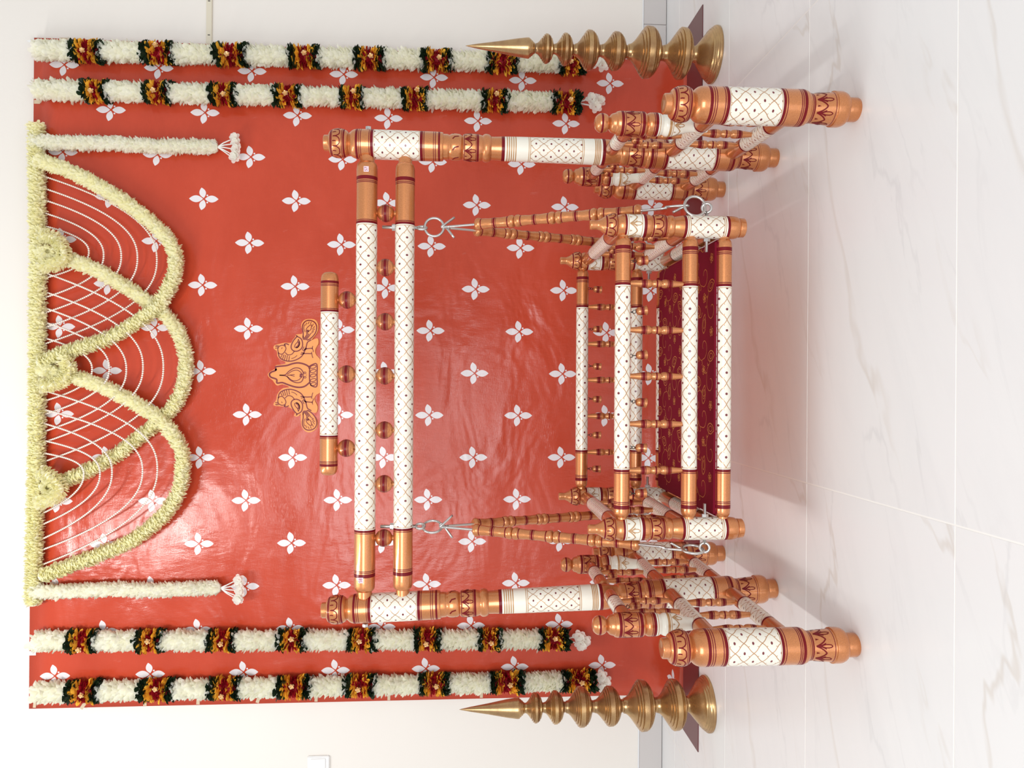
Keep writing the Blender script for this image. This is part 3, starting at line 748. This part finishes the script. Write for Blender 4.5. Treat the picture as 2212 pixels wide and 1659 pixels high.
POST = {'R': [(.638, 1.705), (.659, 2.153), (.680, 2.595)], 'L': [(-.594, 1.695), (-.584, 2.142), (-.579, 2.575)]}
ZL, ZM, ZT = .143, .318, .490
FXP = 2.153
rail_len = {}
for side in 'RL':
    P3 = [Vector((*p_, 0)) for p_ in POST[side]]
    for i, nm in ((0, 'front'), (2, 'rear')):
        o = fput(me_short, P3[i], None, 'short_post'); o.rotation_euler.z = .5 + i; with_motif(o, mo_short)
        d = (P3[i] - P3[1]); Ls = d.length; dn = d.normalized()
        nz = P3[1] + dn * (.288 if i == 0 else .300)
        o = fput(me_newel, nz, None, 'newel_post'); o.rotation_euler.z = -PI / 2 + .35 * (i - 1); with_motif(o, mo_newel); with_motif(o, mo_newel2)
        for z_ in (ZL, ZM):
            a, b_ = P3[1] + dn * .036, P3[i] - dn * .036
            L = (b_ - a).length; me = rail_mesh(L, .0205, .05, .105, 3, .034, 'side_rail', tenon=.006, lines=False)
            fput(me, a + Vector((0, 0, z_)), b_ + Vector((0, 0, z_)), 'side_rail', .4)
        a, b_ = P3[1] + dn * .032, nz - dn * .026
        L = (b_ - a).length; me = rail_mesh(L, .0188, .05, .070, 3, .034, 'side_rail', tenon=.006, lines=False)
        fput(me, a + Vector((0, 0, ZT)), b_ + Vector((0, 0, ZT)), 'side_rail', .9)
        sm1 = spindle_mesh(ZM - ZL - .030, .0115)
        for k in range(3):
            c = P3[1] + dn * (Ls * (.27 + .235 * k)); fput(sm1, c + Vector((0, 0, ZL + .015)), None, 'spindle')
        sm2 = spindle_mesh(ZT - ZM - .030, .0105)
        for k in range(2):
            c = P3[1] + dn * (.100 + .095 * k); fput(sm2, c + Vector((0, 0, ZM + .015)), None, 'spindle')
    o = fput(me_tall, P3[1], None, 'tall_post'); o.rotation_euler = (0, math.atan2(-.051, 1.29) if side == 'L' else math.atan2(.007, 1.29), -.3)
    with_motif(o, mo_tall)
def tall_x(side, z_): return POST[side][1][0] + z_ * (-.0395 if side == 'L' else .0054)

# two beams, the short top bar and the balls between
for z_, r_ in ((1.171, .0292), (1.0655, .0272)):
    x0, x1 = tall_x('L', z_) + .030, tall_x('R', z_) - .030
    me = rail_mesh(x1 - x0, r_, .064, .190, 4, .0485, 'beam', .009, .022)
    o = fput(me, (x0, 2.15, z_), (x1, 2.15, z_), 'beam', .3)
    if z_ > 1.1: beam_top = o
x0, x1 = -.257, .308; zb = 1.2715
pts = [(0, .0), (.001, .010), (.004, .0175), (.010, .0222), (.020, .0245, 1), (.28, .0245, 1), (x1 - x0 - .020, .0245, 1), (x1 - x0 - .010, .0222), (x1 - x0 - .004, .0175), (x1 - x0 - .001, .010), (x1 - x0, 0)]
bl = x1 - x0; bands = []
for z0, z1, m_ in ((.027, .033, 'maroon'), (.036, .0373, 'thin'), (.0395, .0408, 'thin'), (.103, .1043, 'thin'), (.107, .112, 'maroon'), (.112, .115, 'cream'), (.115, .1163, 'line'), (.1163, .2835, 'trellis')):
    bands += [(z0, z1, m_), (bl - z1, bl - z0, m_)]
me = lathe('top_bar', pts, bands, 24, 4, .0425, 3, v0=.1163)[0]
fput(me, (x0, 2.15, zb), (x1, 2.15, zb), 'top_bar', .6)
def ball_mesh(r_):
    pts = [(-r_ * 1.16, r_ * .30), (-r_ * .98, r_ * .30, 1)] + [(-r_ * math.cos(t), r_ * math.sin(t)) for t in np.linspace(.32, PI - .32, 11)] + [(r_ * .98, r_ * .30, 1), (r_ * 1.16, r_ * .30)]
    pts = [p_ for i, p_ in enumerate(pts) if i == 0 or p_[0] > pts[i - 1][0] + 1e-6]
    return lathe('ball', pts, [(-r_ * .13, r_ * .13, 'maroon'), (-r_ * .24, r_ * -.19, 'thin'), (r_ * .19, r_ * .24, 'thin'), (r_ * -.36, r_ * -.31, 'thin'), (r_ * .31, r_ * .36, 'thin')], 24, 3, .03, 2)[0]
bm_ = ball_mesh(.0245)
for x_ in (.4736, .3225, .1714, .0204, -.1307, -.2805, -.4315): fput(bm_, (x_, 2.15, 1.1185), None, 'ball')
for x_ in (.2306, .0248, -.1811): fput(bm_, (x_, 2.15, 1.2235), None, 'ball')
# bolt heads outside the tall posts
def hexbolt(name, c, axis, r_, L, parent, org):
    V, Fc = [], []
    for e in (0, 1):
        for j in range(6): V.append((r_ * math.cos(PI * j / 3), r_ * math.sin(PI * j / 3), L * e))
    Fc = [(5, 4, 3, 2, 1, 0), (6, 7, 8, 9, 10, 11)] + [(j, (j + 1) % 6, 6 + (j + 1) % 6, 6 + j) for j in range(6)]
    o = link(name, mesh(name, V, Fc), parent, ('steel',)); align(o, Vector(c) - org, Vector(c) + Vector(axis) - org); return o
for side, sg in (('R', 1), ('L', -1)):
    hexbolt('bolt', (tall_x(side, 1.168) + sg * .040, 2.15, 1.168), (sg, 0, 0), .0085, .008, FR, FO)
    xe = .435 if side == 'R' else -.3995
    # eye bolt through the lower beam: thread and nut above, link below
    hexbolt('nut', (xe, 2.15, 1.0920), (0, 0, 1), .0095, .009, FR, FO)
    tube('eye_bolt', [Vector((xe, 2.15, z_)) - FO for z_ in (1.128, 1.03)], .0048, 'steel', FR, 10)
    tube('eye_link', torus_pts(Vector((xe, 2.15, 1.018)) - FO, .0125, (.55, .83, 0), (0, 0, 1), 20, .8), .0038, 'steel', FR, 8, True)
# number stickers on the upper beam
def sticker(px, py, txt):
    c = at(px, py, 2.15 - .0300) ; st = box('sticker', (0, 0, 0), (.0150, .0006, .0135), 'paper', FR); st.location = c - FO
    cu = bpy.data.curves.new('digits', 'FONT'); cu.body = txt; cu.size = .0118; cu.align_x = 'CENTER'; cu.align_y = 'CENTER'; cu.extrude = .0001
    tmp = bpy.data.objects.new('digits', cu); COL.objects.link(tmp); bpy.context.view_layer.update(); dm = bpy.data.meshes.new_from_object(tmp.evaluated_get(bpy.context.evaluated_depsgraph_get())); bpy.data.objects.remove(tmp); t_ = link('digits', dm, None, ()); dm.materials.clear(); dm.materials.append(M['ink']); t_.parent = st; t_.location = (0, -.0005, 0); t_.rotation_euler = (PI / 2, 0, 0)
sticker(779, 1254, '58'); sticker(791, 365, '57')

# peacock crest: a cut board with brush drawing
CRO = at(690.7, 812, 2.15)
def cr(p_): w_ = at(570 + p_[0] / 6.38, 680 + p_[1] / 6.38, 2.15); return (w_.x - CRO.x, w_.z - CRO.z)
outl = [(620, 60), (560, 75), (525, 120), (520, 170), (540, 230), (528, 265), (490, 268), (448, 275), (438, 305), (405, 345), (380, 388), (300, 385), (230, 400), (150, 425), (143, 470), (185, 500), (190, 560), (225, 612), (300, 650), (296, 678), (215, 690), (168, 700), (160, 745), (100, 778), (60, 820), (80, 865), (130, 905), (168, 960), (200, 975), (260, 958), (340, 985), (352, 1000), (270, 1012), (215, 1060), (185, 1120), (178, 1175), (145, 1215), (145, 1250), (230, 1260), (330, 1268), (385, 1292), (438, 1340), (420, 1385), (450, 1402), (490, 1392), (512, 1362), (515, 1450), (525, 1530), (560, 1590), (620, 1620), (690, 1600), (735, 1550), (745, 1490), (720, 1420), (672, 1370), (645, 1335), (715, 1352), (740, 1320), (745, 1260), (715, 1200), (700, 1150), (730, 1100), (768, 1080), (785, 1020), (785, 665), (768, 600), (730, 560), (710, 510), (720, 460), (755, 400), (755, 340), (730, 325), (690, 342), (664, 347), (692, 310), (735, 250), (755, 180), (745, 110), (700, 65)]
import bmesh
bm = bmesh.new(); vs = [bm.verts.new((a, -.006, c)) for a, c in [cr(p_) for p_ in curve_pts(outl, 2, True)]]
f_ = bm.faces.new(vs); ex = bmesh.ops.extrude_face_region(bm, geom=[f_]); bmesh.ops.translate(bm, vec=(0, .012, 0), verts=[g_ for g_ in ex['geom'] if isinstance(g_, bmesh.types.BMVert)])
bmesh.ops.triangulate(bm, faces=[f for f in bm.faces if len(f.verts) > 4]); bmesh.ops.recalc_face_normals(bm, faces=bm.faces)
me = bpy.data.meshes.new('crest'); bm.to_mesh(me); bm.free()
crest = link('crest', me, FR, ('plank',)); crest.location = CRO - FO; crest['label'] = 'orange board crest with two peacocks and a pot drawn in maroon'
bird = [([(545, 330), (548, 250), (537, 190), (547, 130), (590, 87), (650, 82), (705, 107), (733, 160), (725, 230), (690, 290), (640, 335), (600, 352)], 9), ([(600, 262), (590, 205), (618, 165), (660, 140), (655, 200), (620, 232), (600, 262)], 6), ([(600, 215), (612, 225), (625, 220)], 16),
    ([(565, 135), (556, 190), (575, 240)], 5), ([(598, 112), (578, 150)], 5), ([(632, 98), (612, 130)], 5), ([(662, 100), (645, 130)], 5), ([(690, 125), (668, 165)], 5), ([(706, 160), (675, 205)], 5), ([(708, 195), (665, 235)], 5), ([(695, 230), (650, 262)], 5), ([(548, 345), (590, 290), (602, 262)], 8), ([(565, 348), (605, 300), (625, 262)], 8), ([(585, 350), (625, 300), (650, 262)], 7), ([(555, 320), (545, 290)], 5),
    ([(448, 285), (462, 300), (420, 350), (385, 420), (387, 470), (420, 500), (470, 502), (520, 470), (540, 420), (530, 350), (500, 318), (462, 300)], 9), ([(482, 338), (500, 385), (490, 430), (462, 455), (430, 445), (440, 410), (470, 375), (482, 338)], 6), ([(486, 370), (490, 410), (468, 445), (448, 448)], 16),
    ([(255, 420), (215, 440), (200, 480), (213, 530), (255, 543), (290, 515), (312, 465), (292, 430), (255, 420)], 7), ([(251, 460), (259, 464)], 13), ([(282, 412), (312, 400), (352, 416)], 9), ([(290, 408), (305, 430)], 9), ([(205, 442), (163, 434)], 6), ([(203, 458), (163, 462)], 6), ([(215, 430), (175, 424)], 5),
    ([(203, 520), (225, 590), (290, 630), (370, 641), (450, 622), (520, 580), (560, 520), (590, 440), (608, 380), (660, 347)], 9), ([(300, 520), (335, 552), (390, 545), (428, 503)], 7), ([(262, 548), (240, 590)], 6), ([(285, 550), (263, 612)], 6), ([(308, 555), (288, 622)], 6), ([(332, 562), (318, 632)], 6), ([(360, 570), (350, 638)], 6), ([(385, 605), (430, 590), (465, 560)], 5), ([(535, 490), (560, 440)], 6), ([(512, 545), (590, 535), (665, 538)], 8), ([(545, 500), (600, 470), (680, 462)], 8), ([(600, 458), (560, 480)], 8), ([(520, 520), (570, 530)], 6), ([(680, 432), (672, 465), (688, 498), (682, 515)], 6), ([(660, 512), (668, 540), (672, 570), (682, 596)], 6)]
mir = [([(a, 1668 - c) for a, c in pts], w) for pts, w in bird]
pot = [([(205, 712), (168, 720), (172, 765), (112, 790), (85, 820), (105, 860), (182, 890), (188, 940), (260, 935), (330, 960), (420, 990), (500, 1000), (570, 985), (635, 935)], 13), ([(205, 712), (320, 700), (400, 675), (480, 664), (560, 680), (620, 712), (635, 745)], 13), ([(637, 740), (634, 840), (638, 930)], 10), ([(630, 715), (670, 690), (735, 682), (738, 835), (735, 985), (665, 978), (638, 930)], 10),
    ([(222, 833), (300, 828), (350, 780), (430, 735), (505, 742), (548, 795), (545, 835), (550, 870), (520, 925), (450, 935), (370, 900), (315, 845), (222, 833)], 8), ([(330, 822), (400, 775), (470, 765), (520, 800), (535, 830)], 6), ([(325, 848), (400, 905), (480, 900), (535, 850)], 6), ([(330, 835), (430, 825)], 6), ([(370, 832), (430, 850)], 5), ([(500, 835), (530, 838)], 30), ([(560, 790), (580, 790), (585, 808), (565, 812), (560, 790)], 5), ([(560, 850), (582, 850), (585, 870), (562, 872), (560, 850)], 5), ([(592, 830), (598, 832)], 8), ([(160, 765), (185, 750)], 16)]
for cy in (718, 776, 836, 900, 956): pot.append(([(645 + 40 * (1 - math.cos(t)), cy + 20 * math.sin(t) + 8 * math.cos(t)) for t in np.linspace(0, 2 * PI, 13)], 6))
V, Fc = [], []
for pts, w in bird + mir + pot:
    P = [np.array(cr(p_)) for p_ in (curve_pts(pts, 4) if len(pts) > 2 else pts)]; w = w * 1.7 * 2.06 / 1650 / 6.38
    b0 = len(V)
    for i in range(len(P)):
        t = P[min(i + 1, len(P) - 1)] - P[max(0, i - 1)]; t = t / (np.linalg.norm(t) + 1e-9); n_ = np.array((-t[1], t[0]))
        for s_ in (-.5, .5): q_ = P[i] + n_ * w * s_; V.append((q_[0], -.0064, q_[1]))
    for i in range(len(P) - 1): Fc.append((b0 + 2 * i, b0 + 2 * i + 1, b0 + 2 * i + 3, b0 + 2 * i + 2))
link('brush_drawing', mesh('brush_drawing', V, Fc), crest, ('maroon',))

# ------------------------------------------------------------------ cradle seat
CR = empty('cradle', (0.018, 2.145, .2)); tag(CR, 'railed cradle seat of turned cream and gold wood hung from the frame', 'cradle')
CO = Vector(CR.location)
XR, XL, YF, YR = .395, -.358, 1.872, 2.425
Z0 = .201
cp = [(0, .0215), (.002, .0235, 1), (.014, .0240), (.0155, .0225, 1), (.016, .0235), (.021, .0265), (.030, .0283), (.036, .0286, 1), (.13, .0286, 1), (.145, .0284), (.165, .0265), (.176, .0245), (.181, .0235, 1), (.1815, .0245), (.187, .0272), (.192, .0272), (.198, .0245, 1), (.200, .0262), (.216, .0285), (.228, .0282), (.236, .0262), (.2385, .0250, 1), (.240, .0265), (.247, .0283), (.256, .0286), (.302, .0286), (.312, .0282), (.319, .0262), (.3225, .0245, 1), (.3235, .0252), (.328, .0285), (.336, .0290), (.346, .0265), (.354, .0215), (.359, .0185, 1), (.360, .0175), (.366, .0138), (.373, .0115), (.380, .0118), (.388, .0120, 1), (.391, .0105), (.392, 0)]
cb = [(.044, .050, 'maroon'), (.050, .160, 'cream'), (.0535, .055, 'line'), (.058, .0595, 'line'), (.0595, .143, 'trellis'), (.143, .1445, 'line'), (.1475, .149, 'line'), (.152, .158, 'maroon'), (.158, .161, 'gold'), (.203, .206, 'maroon'), (.208, .2093, 'thin'), (.234, .236, 'maroon'), (.253, .260, 'maroon'), (.260, .302, 'cream'), (.264, .2652, 'line'), (.2975, .299, 'line'), (.302, .306, 'maroon'), (.3255, .327, 'thin'), (.350, .3525, 'maroon')]
cb = [b_ if b_[2] != 'cream' or b_[0] != .050 else (.050, .152, 'cream') for b_ in cb]
me_cp, pr_cp = lathe('corner_post', cp, cb, 28, 5, .040, 3, v0=.0595)
mo1 = motif(pr_cp, 'maroon', scallops=scallops(.2335, .021, 7, .0024), scallops_2=scallops(.3495, .019, 7, .0024))
mo2 = motif(pr_cp, 'line', lotus=lotus(.2965, .030, 5, .0022))
for x_ in (XL, XR):
    for y_ in (YF, YR):
        o = fput(me_cp, (x_, y_, Z0), None, 'corner_post', parent=CR, org=CO); o.rotation_euler.z = -PI / 2 + (.25 if y_ > 2 else 0)
        with_motif(o, mo1); with_motif(o, mo2)
L = XR - XL - .048
me_fr = rail_mesh(L, .0195, .0275, .1205, 3, .0525, 'rail', .0085, .007)
for y_, zs in ((YF, (.508, .338, .252)), (YR, (.519, .343, .258))):
    for i, z_ in enumerate(zs): fput(me_fr, (XL + .024, y_, z_), (XR - .024, y_, z_), 'rail', .35 + .4 * i, CR, CO)
Ls = YR - YF - .048
me_sr = rail_mesh(Ls, .0200, .05, .130, 3, .034, 'side_rail', tenon=.006, lines=False)
for x_ in (XL, XR):
    for i, z_ in enumerate((.508, .338, .258)): fput(me_sr, (x_, YF + .024, z_), (x_, YR - .024, z_), 'side_rail', .3 + .5 * i, CR, CO)
sp = spindle_mesh(.136, .0112)
for x_ in (.2516, .1364, .0213, -.0973, -.2125): fput(sp, (x_, YF, .355), None, 'spindle', parent=CR, org=CO)
sp2 = spindle_mesh(.142, .0112)
for x_ in (.2486, .1300, .0144, -.1012, -.2169): fput(sp2, (x_, YR, .360), None, 'spindle', parent=CR, org=CO)
for x_ in (XL, XR):
    for k in range(3): fput(sp, (x_, YF + .145 + .135 * k, .355), None, 'spindle', parent=CR, org=CO)
# seat board under the cushion, and eye bolts at the corners
box('seat_board', Vector(((XL + XR) / 2, (YF + YR) / 2, .245)) - CO, (XR - XL - .05, YR - YF - .05, .012), 'plank', CR, .002)
EYE = {}
for sx, x_ in ((-1, XL), (1, XR)):
    for y_ in (YF, YR):
        z_ = .297 if y_ < 2 else .304; ye = y_
        tube('eye_bolt', [Vector((x_ + sx * d, ye, z_)) - CO for d in (.040, -.062)], .0042, 'steel', CR, 8)
        hexbolt('nut', (x_ - sx * .0285, ye, z_), (-sx, 0, 0), .0092, .008, CR, CO)
        EYE[(sx, y_)] = Vector((x_ + sx * .048, ye, z_))
        tube('eye', torus_pts(EYE[(sx, y_)] - CO, .0115, (1, 0, 0), (0, .35, .94), 16), .0036, 'steel', CR, 8, True)
# cushion
cu = box('seat_cushion', (0, 0, 0), (XR - XL - .062, .540, .014), 'brocade', None, .006)
cu.location = ((XL + XR) / 2, 2.133, .2695); tag(cu, 'maroon brocade seat cushion with gold vine embroidery inside the cradle', 'cushion')
V, Fc = [], []
def ribbon(pts, w, z_=.0074):
    P = [np.array(p_) for p_ in pts]; b0 = len(V)
    for i in range(len(P)):
        t = P[min(i + 1, len(P) - 1)] - P[max(0, i - 1)]; t = t / (np.linalg.norm(t) + 1e-9); n_ = np.array((-t[1], t[0]))
        for s_ in (-.5, .5): q_ = P[i] + n_ * w * s_; V.append((q_[0], q_[1], z_))
    for i in range(len(P) - 1): Fc.append((b0 + 2 * i, b0 + 2 * i + 1, b0 + 2 * i + 3, b0 + 2 * i + 2))
def sprig(x_, y_, a, kind):
    ca, sa = math.cos(a), math.sin(a); T = lambda p_: (x_ + p_[0] * ca - p_[1] * sa, y_ + p_[0] * sa + p_[1] * ca)
    if kind == 0:      # paisley
        out = [(0, -.024), (.010, -.012), (.013, .004), (.008, .018), (-.002, .024), (-.011, .014), (-.012, -.002), (-.006, -.014), (0, -.024)]
        z = curve_pts(out, 6); z = [p_ * (1 + .10 * (i % 2)) for i, p_ in enumerate(z)]
        ribbon([T(p_) for p_ in z], .0022); ribbon([T(np.array(p_) * .55) for p_ in curve_pts(out, 4)], .0016)
    elif kind == 1:    # curling vine
        sp_ = [(.030 * (1 - .75 * t) * math.cos(t * 5.2), .030 * (1 - .75 * t) * math.sin(t * 5.2)) for t in np.linspace(0, 1, 26)]
        ribbon([T(p_) for p_ in sp_], .0016)
        ribbon([T(p_) for p_ in curve_pts([(.030, 0), (.034, -.022), (.022, -.045), (.026, -.062)], 5)], .0015)
        for q_ in ((.033, -.015), (.024, -.040)): ribbon([T(q_), T((q_[0] + .010, q_[1] + .007)), T((q_[0] + .014, q_[1] + .001))], .0022)
    else:              # five-petal flower
        for i in range(5):
            t = 2 * PI * i / 5; c = np.array((.0085 * math.cos(t), .0085 * math.sin(t)))
            ribbon([T(c + .0042 * np.array((math.cos(s_), math.sin(s_)))) for s_ in np.linspace(0, 2 * PI, 8)], .0018)
        ribbon([T((-.003, 0)), T((.003, 0))], .006)
k = 0
for i in range(11):
    for j in range(10):
        x_ = -.305 + .0615 * i + (.02 if j % 2 else -.01) + random.uniform(-.004, .004); y_ = -.240 + .054 * j + random.uniform(-.004, .004)
        if abs(x_) > .315 or abs(y_) > .255: continue
        sprig(x_, y_, (0.2, PI - .3, 1.4)[(i + j) % 3] + random.uniform(-.3, .3), (0, 1, 2)[(i * 2 + j) % 3])
link('embroidery', mesh('embroidery', V, Fc), cu, ('zari',))['kind'] = 'stuff'

# hanging rods
def seg_mesh(L):
    r_ = .0168
    pts = [(0, r_ * .74), (.003, r_ * .94), (.008, r_ * 1.02), (.013, r_ * .99), (.0175, r_ * .84, 1), (.0185, r_ * .86), (.030, r_ * .84), (.36 * L, r_ * .78), (.50 * L, r_ * .84), (.64 * L, r_ * .78), (L - .030, r_ * .84), (L - .0185, r_ * .86, 1), (L - .0175, r_ * .84), (L - .013, r_ * .99), (L - .008, r_ * 1.02), (L - .003, r_ * .94), (L, r_ * .74)]
    return lathe('wooden_segment', pts, [(.478 * L, .522 * L, 'maroon'), (.448 * L, .456 * L, 'thin'), (.544 * L, .552 * L, 'thin'), (.0175, .0195, 'maroon'), (L - .0195, L - .0175, 'maroon')], 18, 3, .03, 2)[0]
seg_cache = {}
for side, sx, xr in (('right', 1, .438), ('left', -1, -.401)):
    rc = Vector((xr, 2.15, .984)); tw = (1, .15, 0) if sx > 0 else (.45, .85, 0)
    t1 = Vector(tw).normalized()
    rg = tube('steel_ring', [p_ - rc for p_ in torus_pts(rc, .0265, t1, (0, 0, 1), 32)], .0036, 'steel', None, 8, True); rg.location = rc
    tag(rg, 'steel ring joining the two %s rods under the lower beam' % side, 'ring', 'steel hanging rings')
    for fb, y_ in (('front', YF), ('rear', YR)):
        e = EYE[(sx, y_)]; lo = e + Vector((0.004 * sx, 0, .030))
        dirv = (Vector((xr, 2.15, .959)) - lo).normalized()
        r2 = tube('steel_ring', torus_pts((0, 0, 0), .0265, (.97, .25, 0) if sx > 0 else (.20, .98, 0), (0, 0, 1), 28), .0036, 'steel', None, 8, True); r2.location = lo
        tag(r2, 'steel ring at the %s %s corner post of the cradle' % (side, fb), 'ring', 'steel hanging rings')
        top = rc + Vector((0, (-.004 if fb == 'front' else .004), -.026)); bot = lo + dirv * .022
        rod = empty('hanging_rod', bot); tag(rod, 'hanging rod of gold turned beads at the %s %s of the cradle' % (side, fb), 'hanging rod', 'beaded rods holding the cradle')
        d = top - bot; Lr = d.length; dn = d.normalized(); side_v = Vector((1, 0, 0))
        # wire with hooked tails at both ends
        hook_t = [top + Vector((0, (.012 if fb == 'front' else -.012), -.030)) + side_v * (.030 * (1 if fb == 'front' else -1)), top + Vector((.006, 0, -.002)), top + Vector((0, 0, .004)), top - dn * .02, top - dn * .06]
        hook_b = [bot + dn * .10, bot + dn * .05 + side_v * (.004 * sx), bot + Vector((.004 * sx, 0, -.004)), bot + Vector((0, .010, .008)), bot + Vector((-.012 * sx, .012, .030))]
        tube('wire', [p_ - bot for p_ in [Vector(q_) for q_ in curve_pts([tuple(p_) for p_ in hook_t + hook_b], 5)]], .0034, 'steel', rod, 8)
        t0, t1_ = .168, .855
        key = round(Lr * (t1_ - t0) / 4, 4)
        if key not in seg_cache: seg_cache[key] = seg_mesh(key - .0008)
        for k in range(4):
            o = bpy.data.objects.new('wooden_segment', seg_cache[key]); COL.objects.link(o); o.parent = rod
            a = dn * (Lr * t0 + key * k); align(o, a, a + dn, .7 * k)

# bells
bell_me = lathe('bell_body', [(-.024, .0092), (-.0228, .0108, 1), (-.0212, .0108), (-.0202, .0096, 1), (-.016, .0093), (-.008, .0092), (-.004, .0085), (-.001, .0062), (.0005, .0035), (.001, .0)], [(-.0145, -.011, 'maroon'), (-.0165, -.0158, 'thin'), (-.0095, -.0088, 'thin')], 16, 3, .03, 2)[0]
link_me = tube('hook', torus_pts((0, 0, .0055), .0042, (1, 0, 0), (0, 0, 1), 12), .0009, 'dark', None, 5, True)
link2 = tube('hook', torus_pts((0, 0, .0125), .0042, (0, 1, 0), (0, 0, 1), 12), .0009, 'dark', None, 5, True)
hk_me, hk2_me = link_me.data, link2.data
bpy.data.objects.remove(link_me); bpy.data.objects.remove(link2)
def bell(c, label, grp, swing=0.0):
    o = empty('small_bell', c); o.rotation_euler = (random.uniform(-.1, .1), swing, random.uniform(0, 3)); tag(o, label, 'bell', grp)
    for nm, me_ in (('bell_body', bell_me), ('hook', hk_me), ('hook', hk2_me)):
        p_ = bpy.data.objects.new(nm, me_); COL.objects.link(p_); p_.parent = o; p_.scale = (1.15,) * 3 if nm == 'bell_body' else (1, 1, 1)
for i, x_ in enumerate((-.2699, -.1561, -.0422, .0728, .1820, .3074)):
    bell((x_, YF, .508 - .0195 - .015), '%s bell from the left under the front top rail of the cradle' % ORD[i], 'bells under the front rail', .15 * math.sin(i * 2))
for i, x_ in enumerate((-.2702, -.1620, -.0464, .0588, .1773, .3063)):
    bell((x_, YR, .519 - .0195 - .015), '%s bell from the left under the rear top rail of the cradle' % ORD[i], 'bells under the rear rail', .12 * math.sin(i * 3))
for sn, x_ in (('left', XL), ('right', XR)):
    for k, nm in enumerate(('nearest', 'farther')):
        bell((x_, YF + .210 + .135 * k, .508 - .0185 - .015), '%s bell hanging under the %s side rail of the cradle' % (nm, sn), 'bells under the cradle side rails')
for side, sn in (('L', 'left'), ('R', 'right')):
    P3 = [Vector((*p_, 0)) for p_ in POST[side]]
    for i, nm in ((0, 'front'), (2, 'rear')):
        dn = (P3[i] - P3[1]).normalized()
        for k, wh in enumerate(('inner', 'outer')):
            c = P3[1] + dn * (.148 + .092 * k); c.z = ZT - .0170 - .015
            bell(c, '%s bell under the %s top rail of the %s stand' % (wh, nm, sn), 'bells on the stands')

# ------------------------------------------------------------------ brass lamps
def brass_lamp(loc, label, disc, tip, base):
    """disc: (z_low_neck, z_peak, z_high_neck, r) from the bottom up"""
    root = empty('brass_lamp', loc); tag(root, label, 'lamp', 'tall brass oil lamps')
    def grooved(ctl, zs, g=.0024):
        base = pchip([q[0] for q in ctl], [q[1] for q in ctl], 5); out = [q for q in base if all(abs(q[0] - z_) > g * 1.05 for z_ in zs)]
        for z_ in zs: out += [(z_ - g, radius_at(base, z_ - g), 1), (z_, radius_at(base, z_) - .0042, 1), (z_ + g, radius_at(base, z_ + g), 1)]
        return sorted(out, key=lambda q: q[0])
    def part(name, pts, lb=None):
        me = lathe(name, pts, (), 48, 3, .03, 1 if name == 'disc' else 3, mats=('brass',))[0]; o = link(name, me, root); return o
    b0, b1, rb = base
    h = b1 - b0
    part('base', [(0, rb * .98), (.002, rb, 1), (.008, rb), (.012, rb * .975, 1), (.0125, rb * .955), (.018, rb * .93, 1), (.0185, rb * .915), (.024, rb * .88, 1), (.0245, rb * .865), (.030, rb * .82, 1), (.031, rb * .80), (.045, rb * .62), (.060, rb * .43), (.070, rb * .315), (b1 - .004, .0275), (b1, .0270)])
    for i, (a, p_, c, r_) in enumerate(disc):
        rn = (.0270, .0260, .0220, .0205, .0180, .0170)[i]
        up, dn_ = c - p_, p_ - a
        w = r_ - rn
        ctl = [(a, rn), (a + dn_ * .14, rn * 1.03), (a + dn_ * .32, rn + w * .46), (a + dn_ * .55, rn + w * .82), (a + dn_ * .80, r_ * .99), (p_ + up * .08, r_), (p_ + up * .26, rn + w * .80), (p_ + up * .48, rn + w * .48), (p_ + up * .70, rn + w * .18), (p_ + up * .88, rn + w * .03), (c, rn)]
        part('disc', grooved(ctl, [a + dn_ * t for t in (.48, .60, .72)] + [p_ + up * t for t in (.12, .24, .36)]))
    z0, z1, rs = tip
    part('spire', [(z0 - .026, .0165), (z0 - .018, .022, 1), (z0 - .0175, .024), (z0 - .012, .027, 1), (z0 - .0115, .029), (z0 - .006, .032, 1), (z0 - .0055, rs * .97), (z0, rs, 1), (z0 + .006, rs * .985), (z0 + (z1 - z0) * .5, rs * .52), (z1 - .01, rs * .07), (z1, 0)])
    return root
brass_lamp((-1.160, 2.725, 0), 'tall ringed brass lamp standing at the left end of the banner', [(.075, .128, .190, .0885), (.190, .246, .312, .0885), (.312, .365, .418, .0690), (.418, .470, .521, .0700), (.521, .563, .600, .0575), (.600, .633, .669, .0520)], (.694, .904, .0360), (0, .080, .0990))
brass_lamp((1.190, 2.695, 0), 'tall ringed brass lamp standing at the right end of the banner', [(.078, .124, .188, .0880), (.188, .250, .316, .0880), (.316, .366, .412, .0660), (.412, .462, .508, .0680), (.508, .546, .579, .0550), (.579, .612, .648, .0500)], (.676, .897, .0350), (0, .083, .0990))
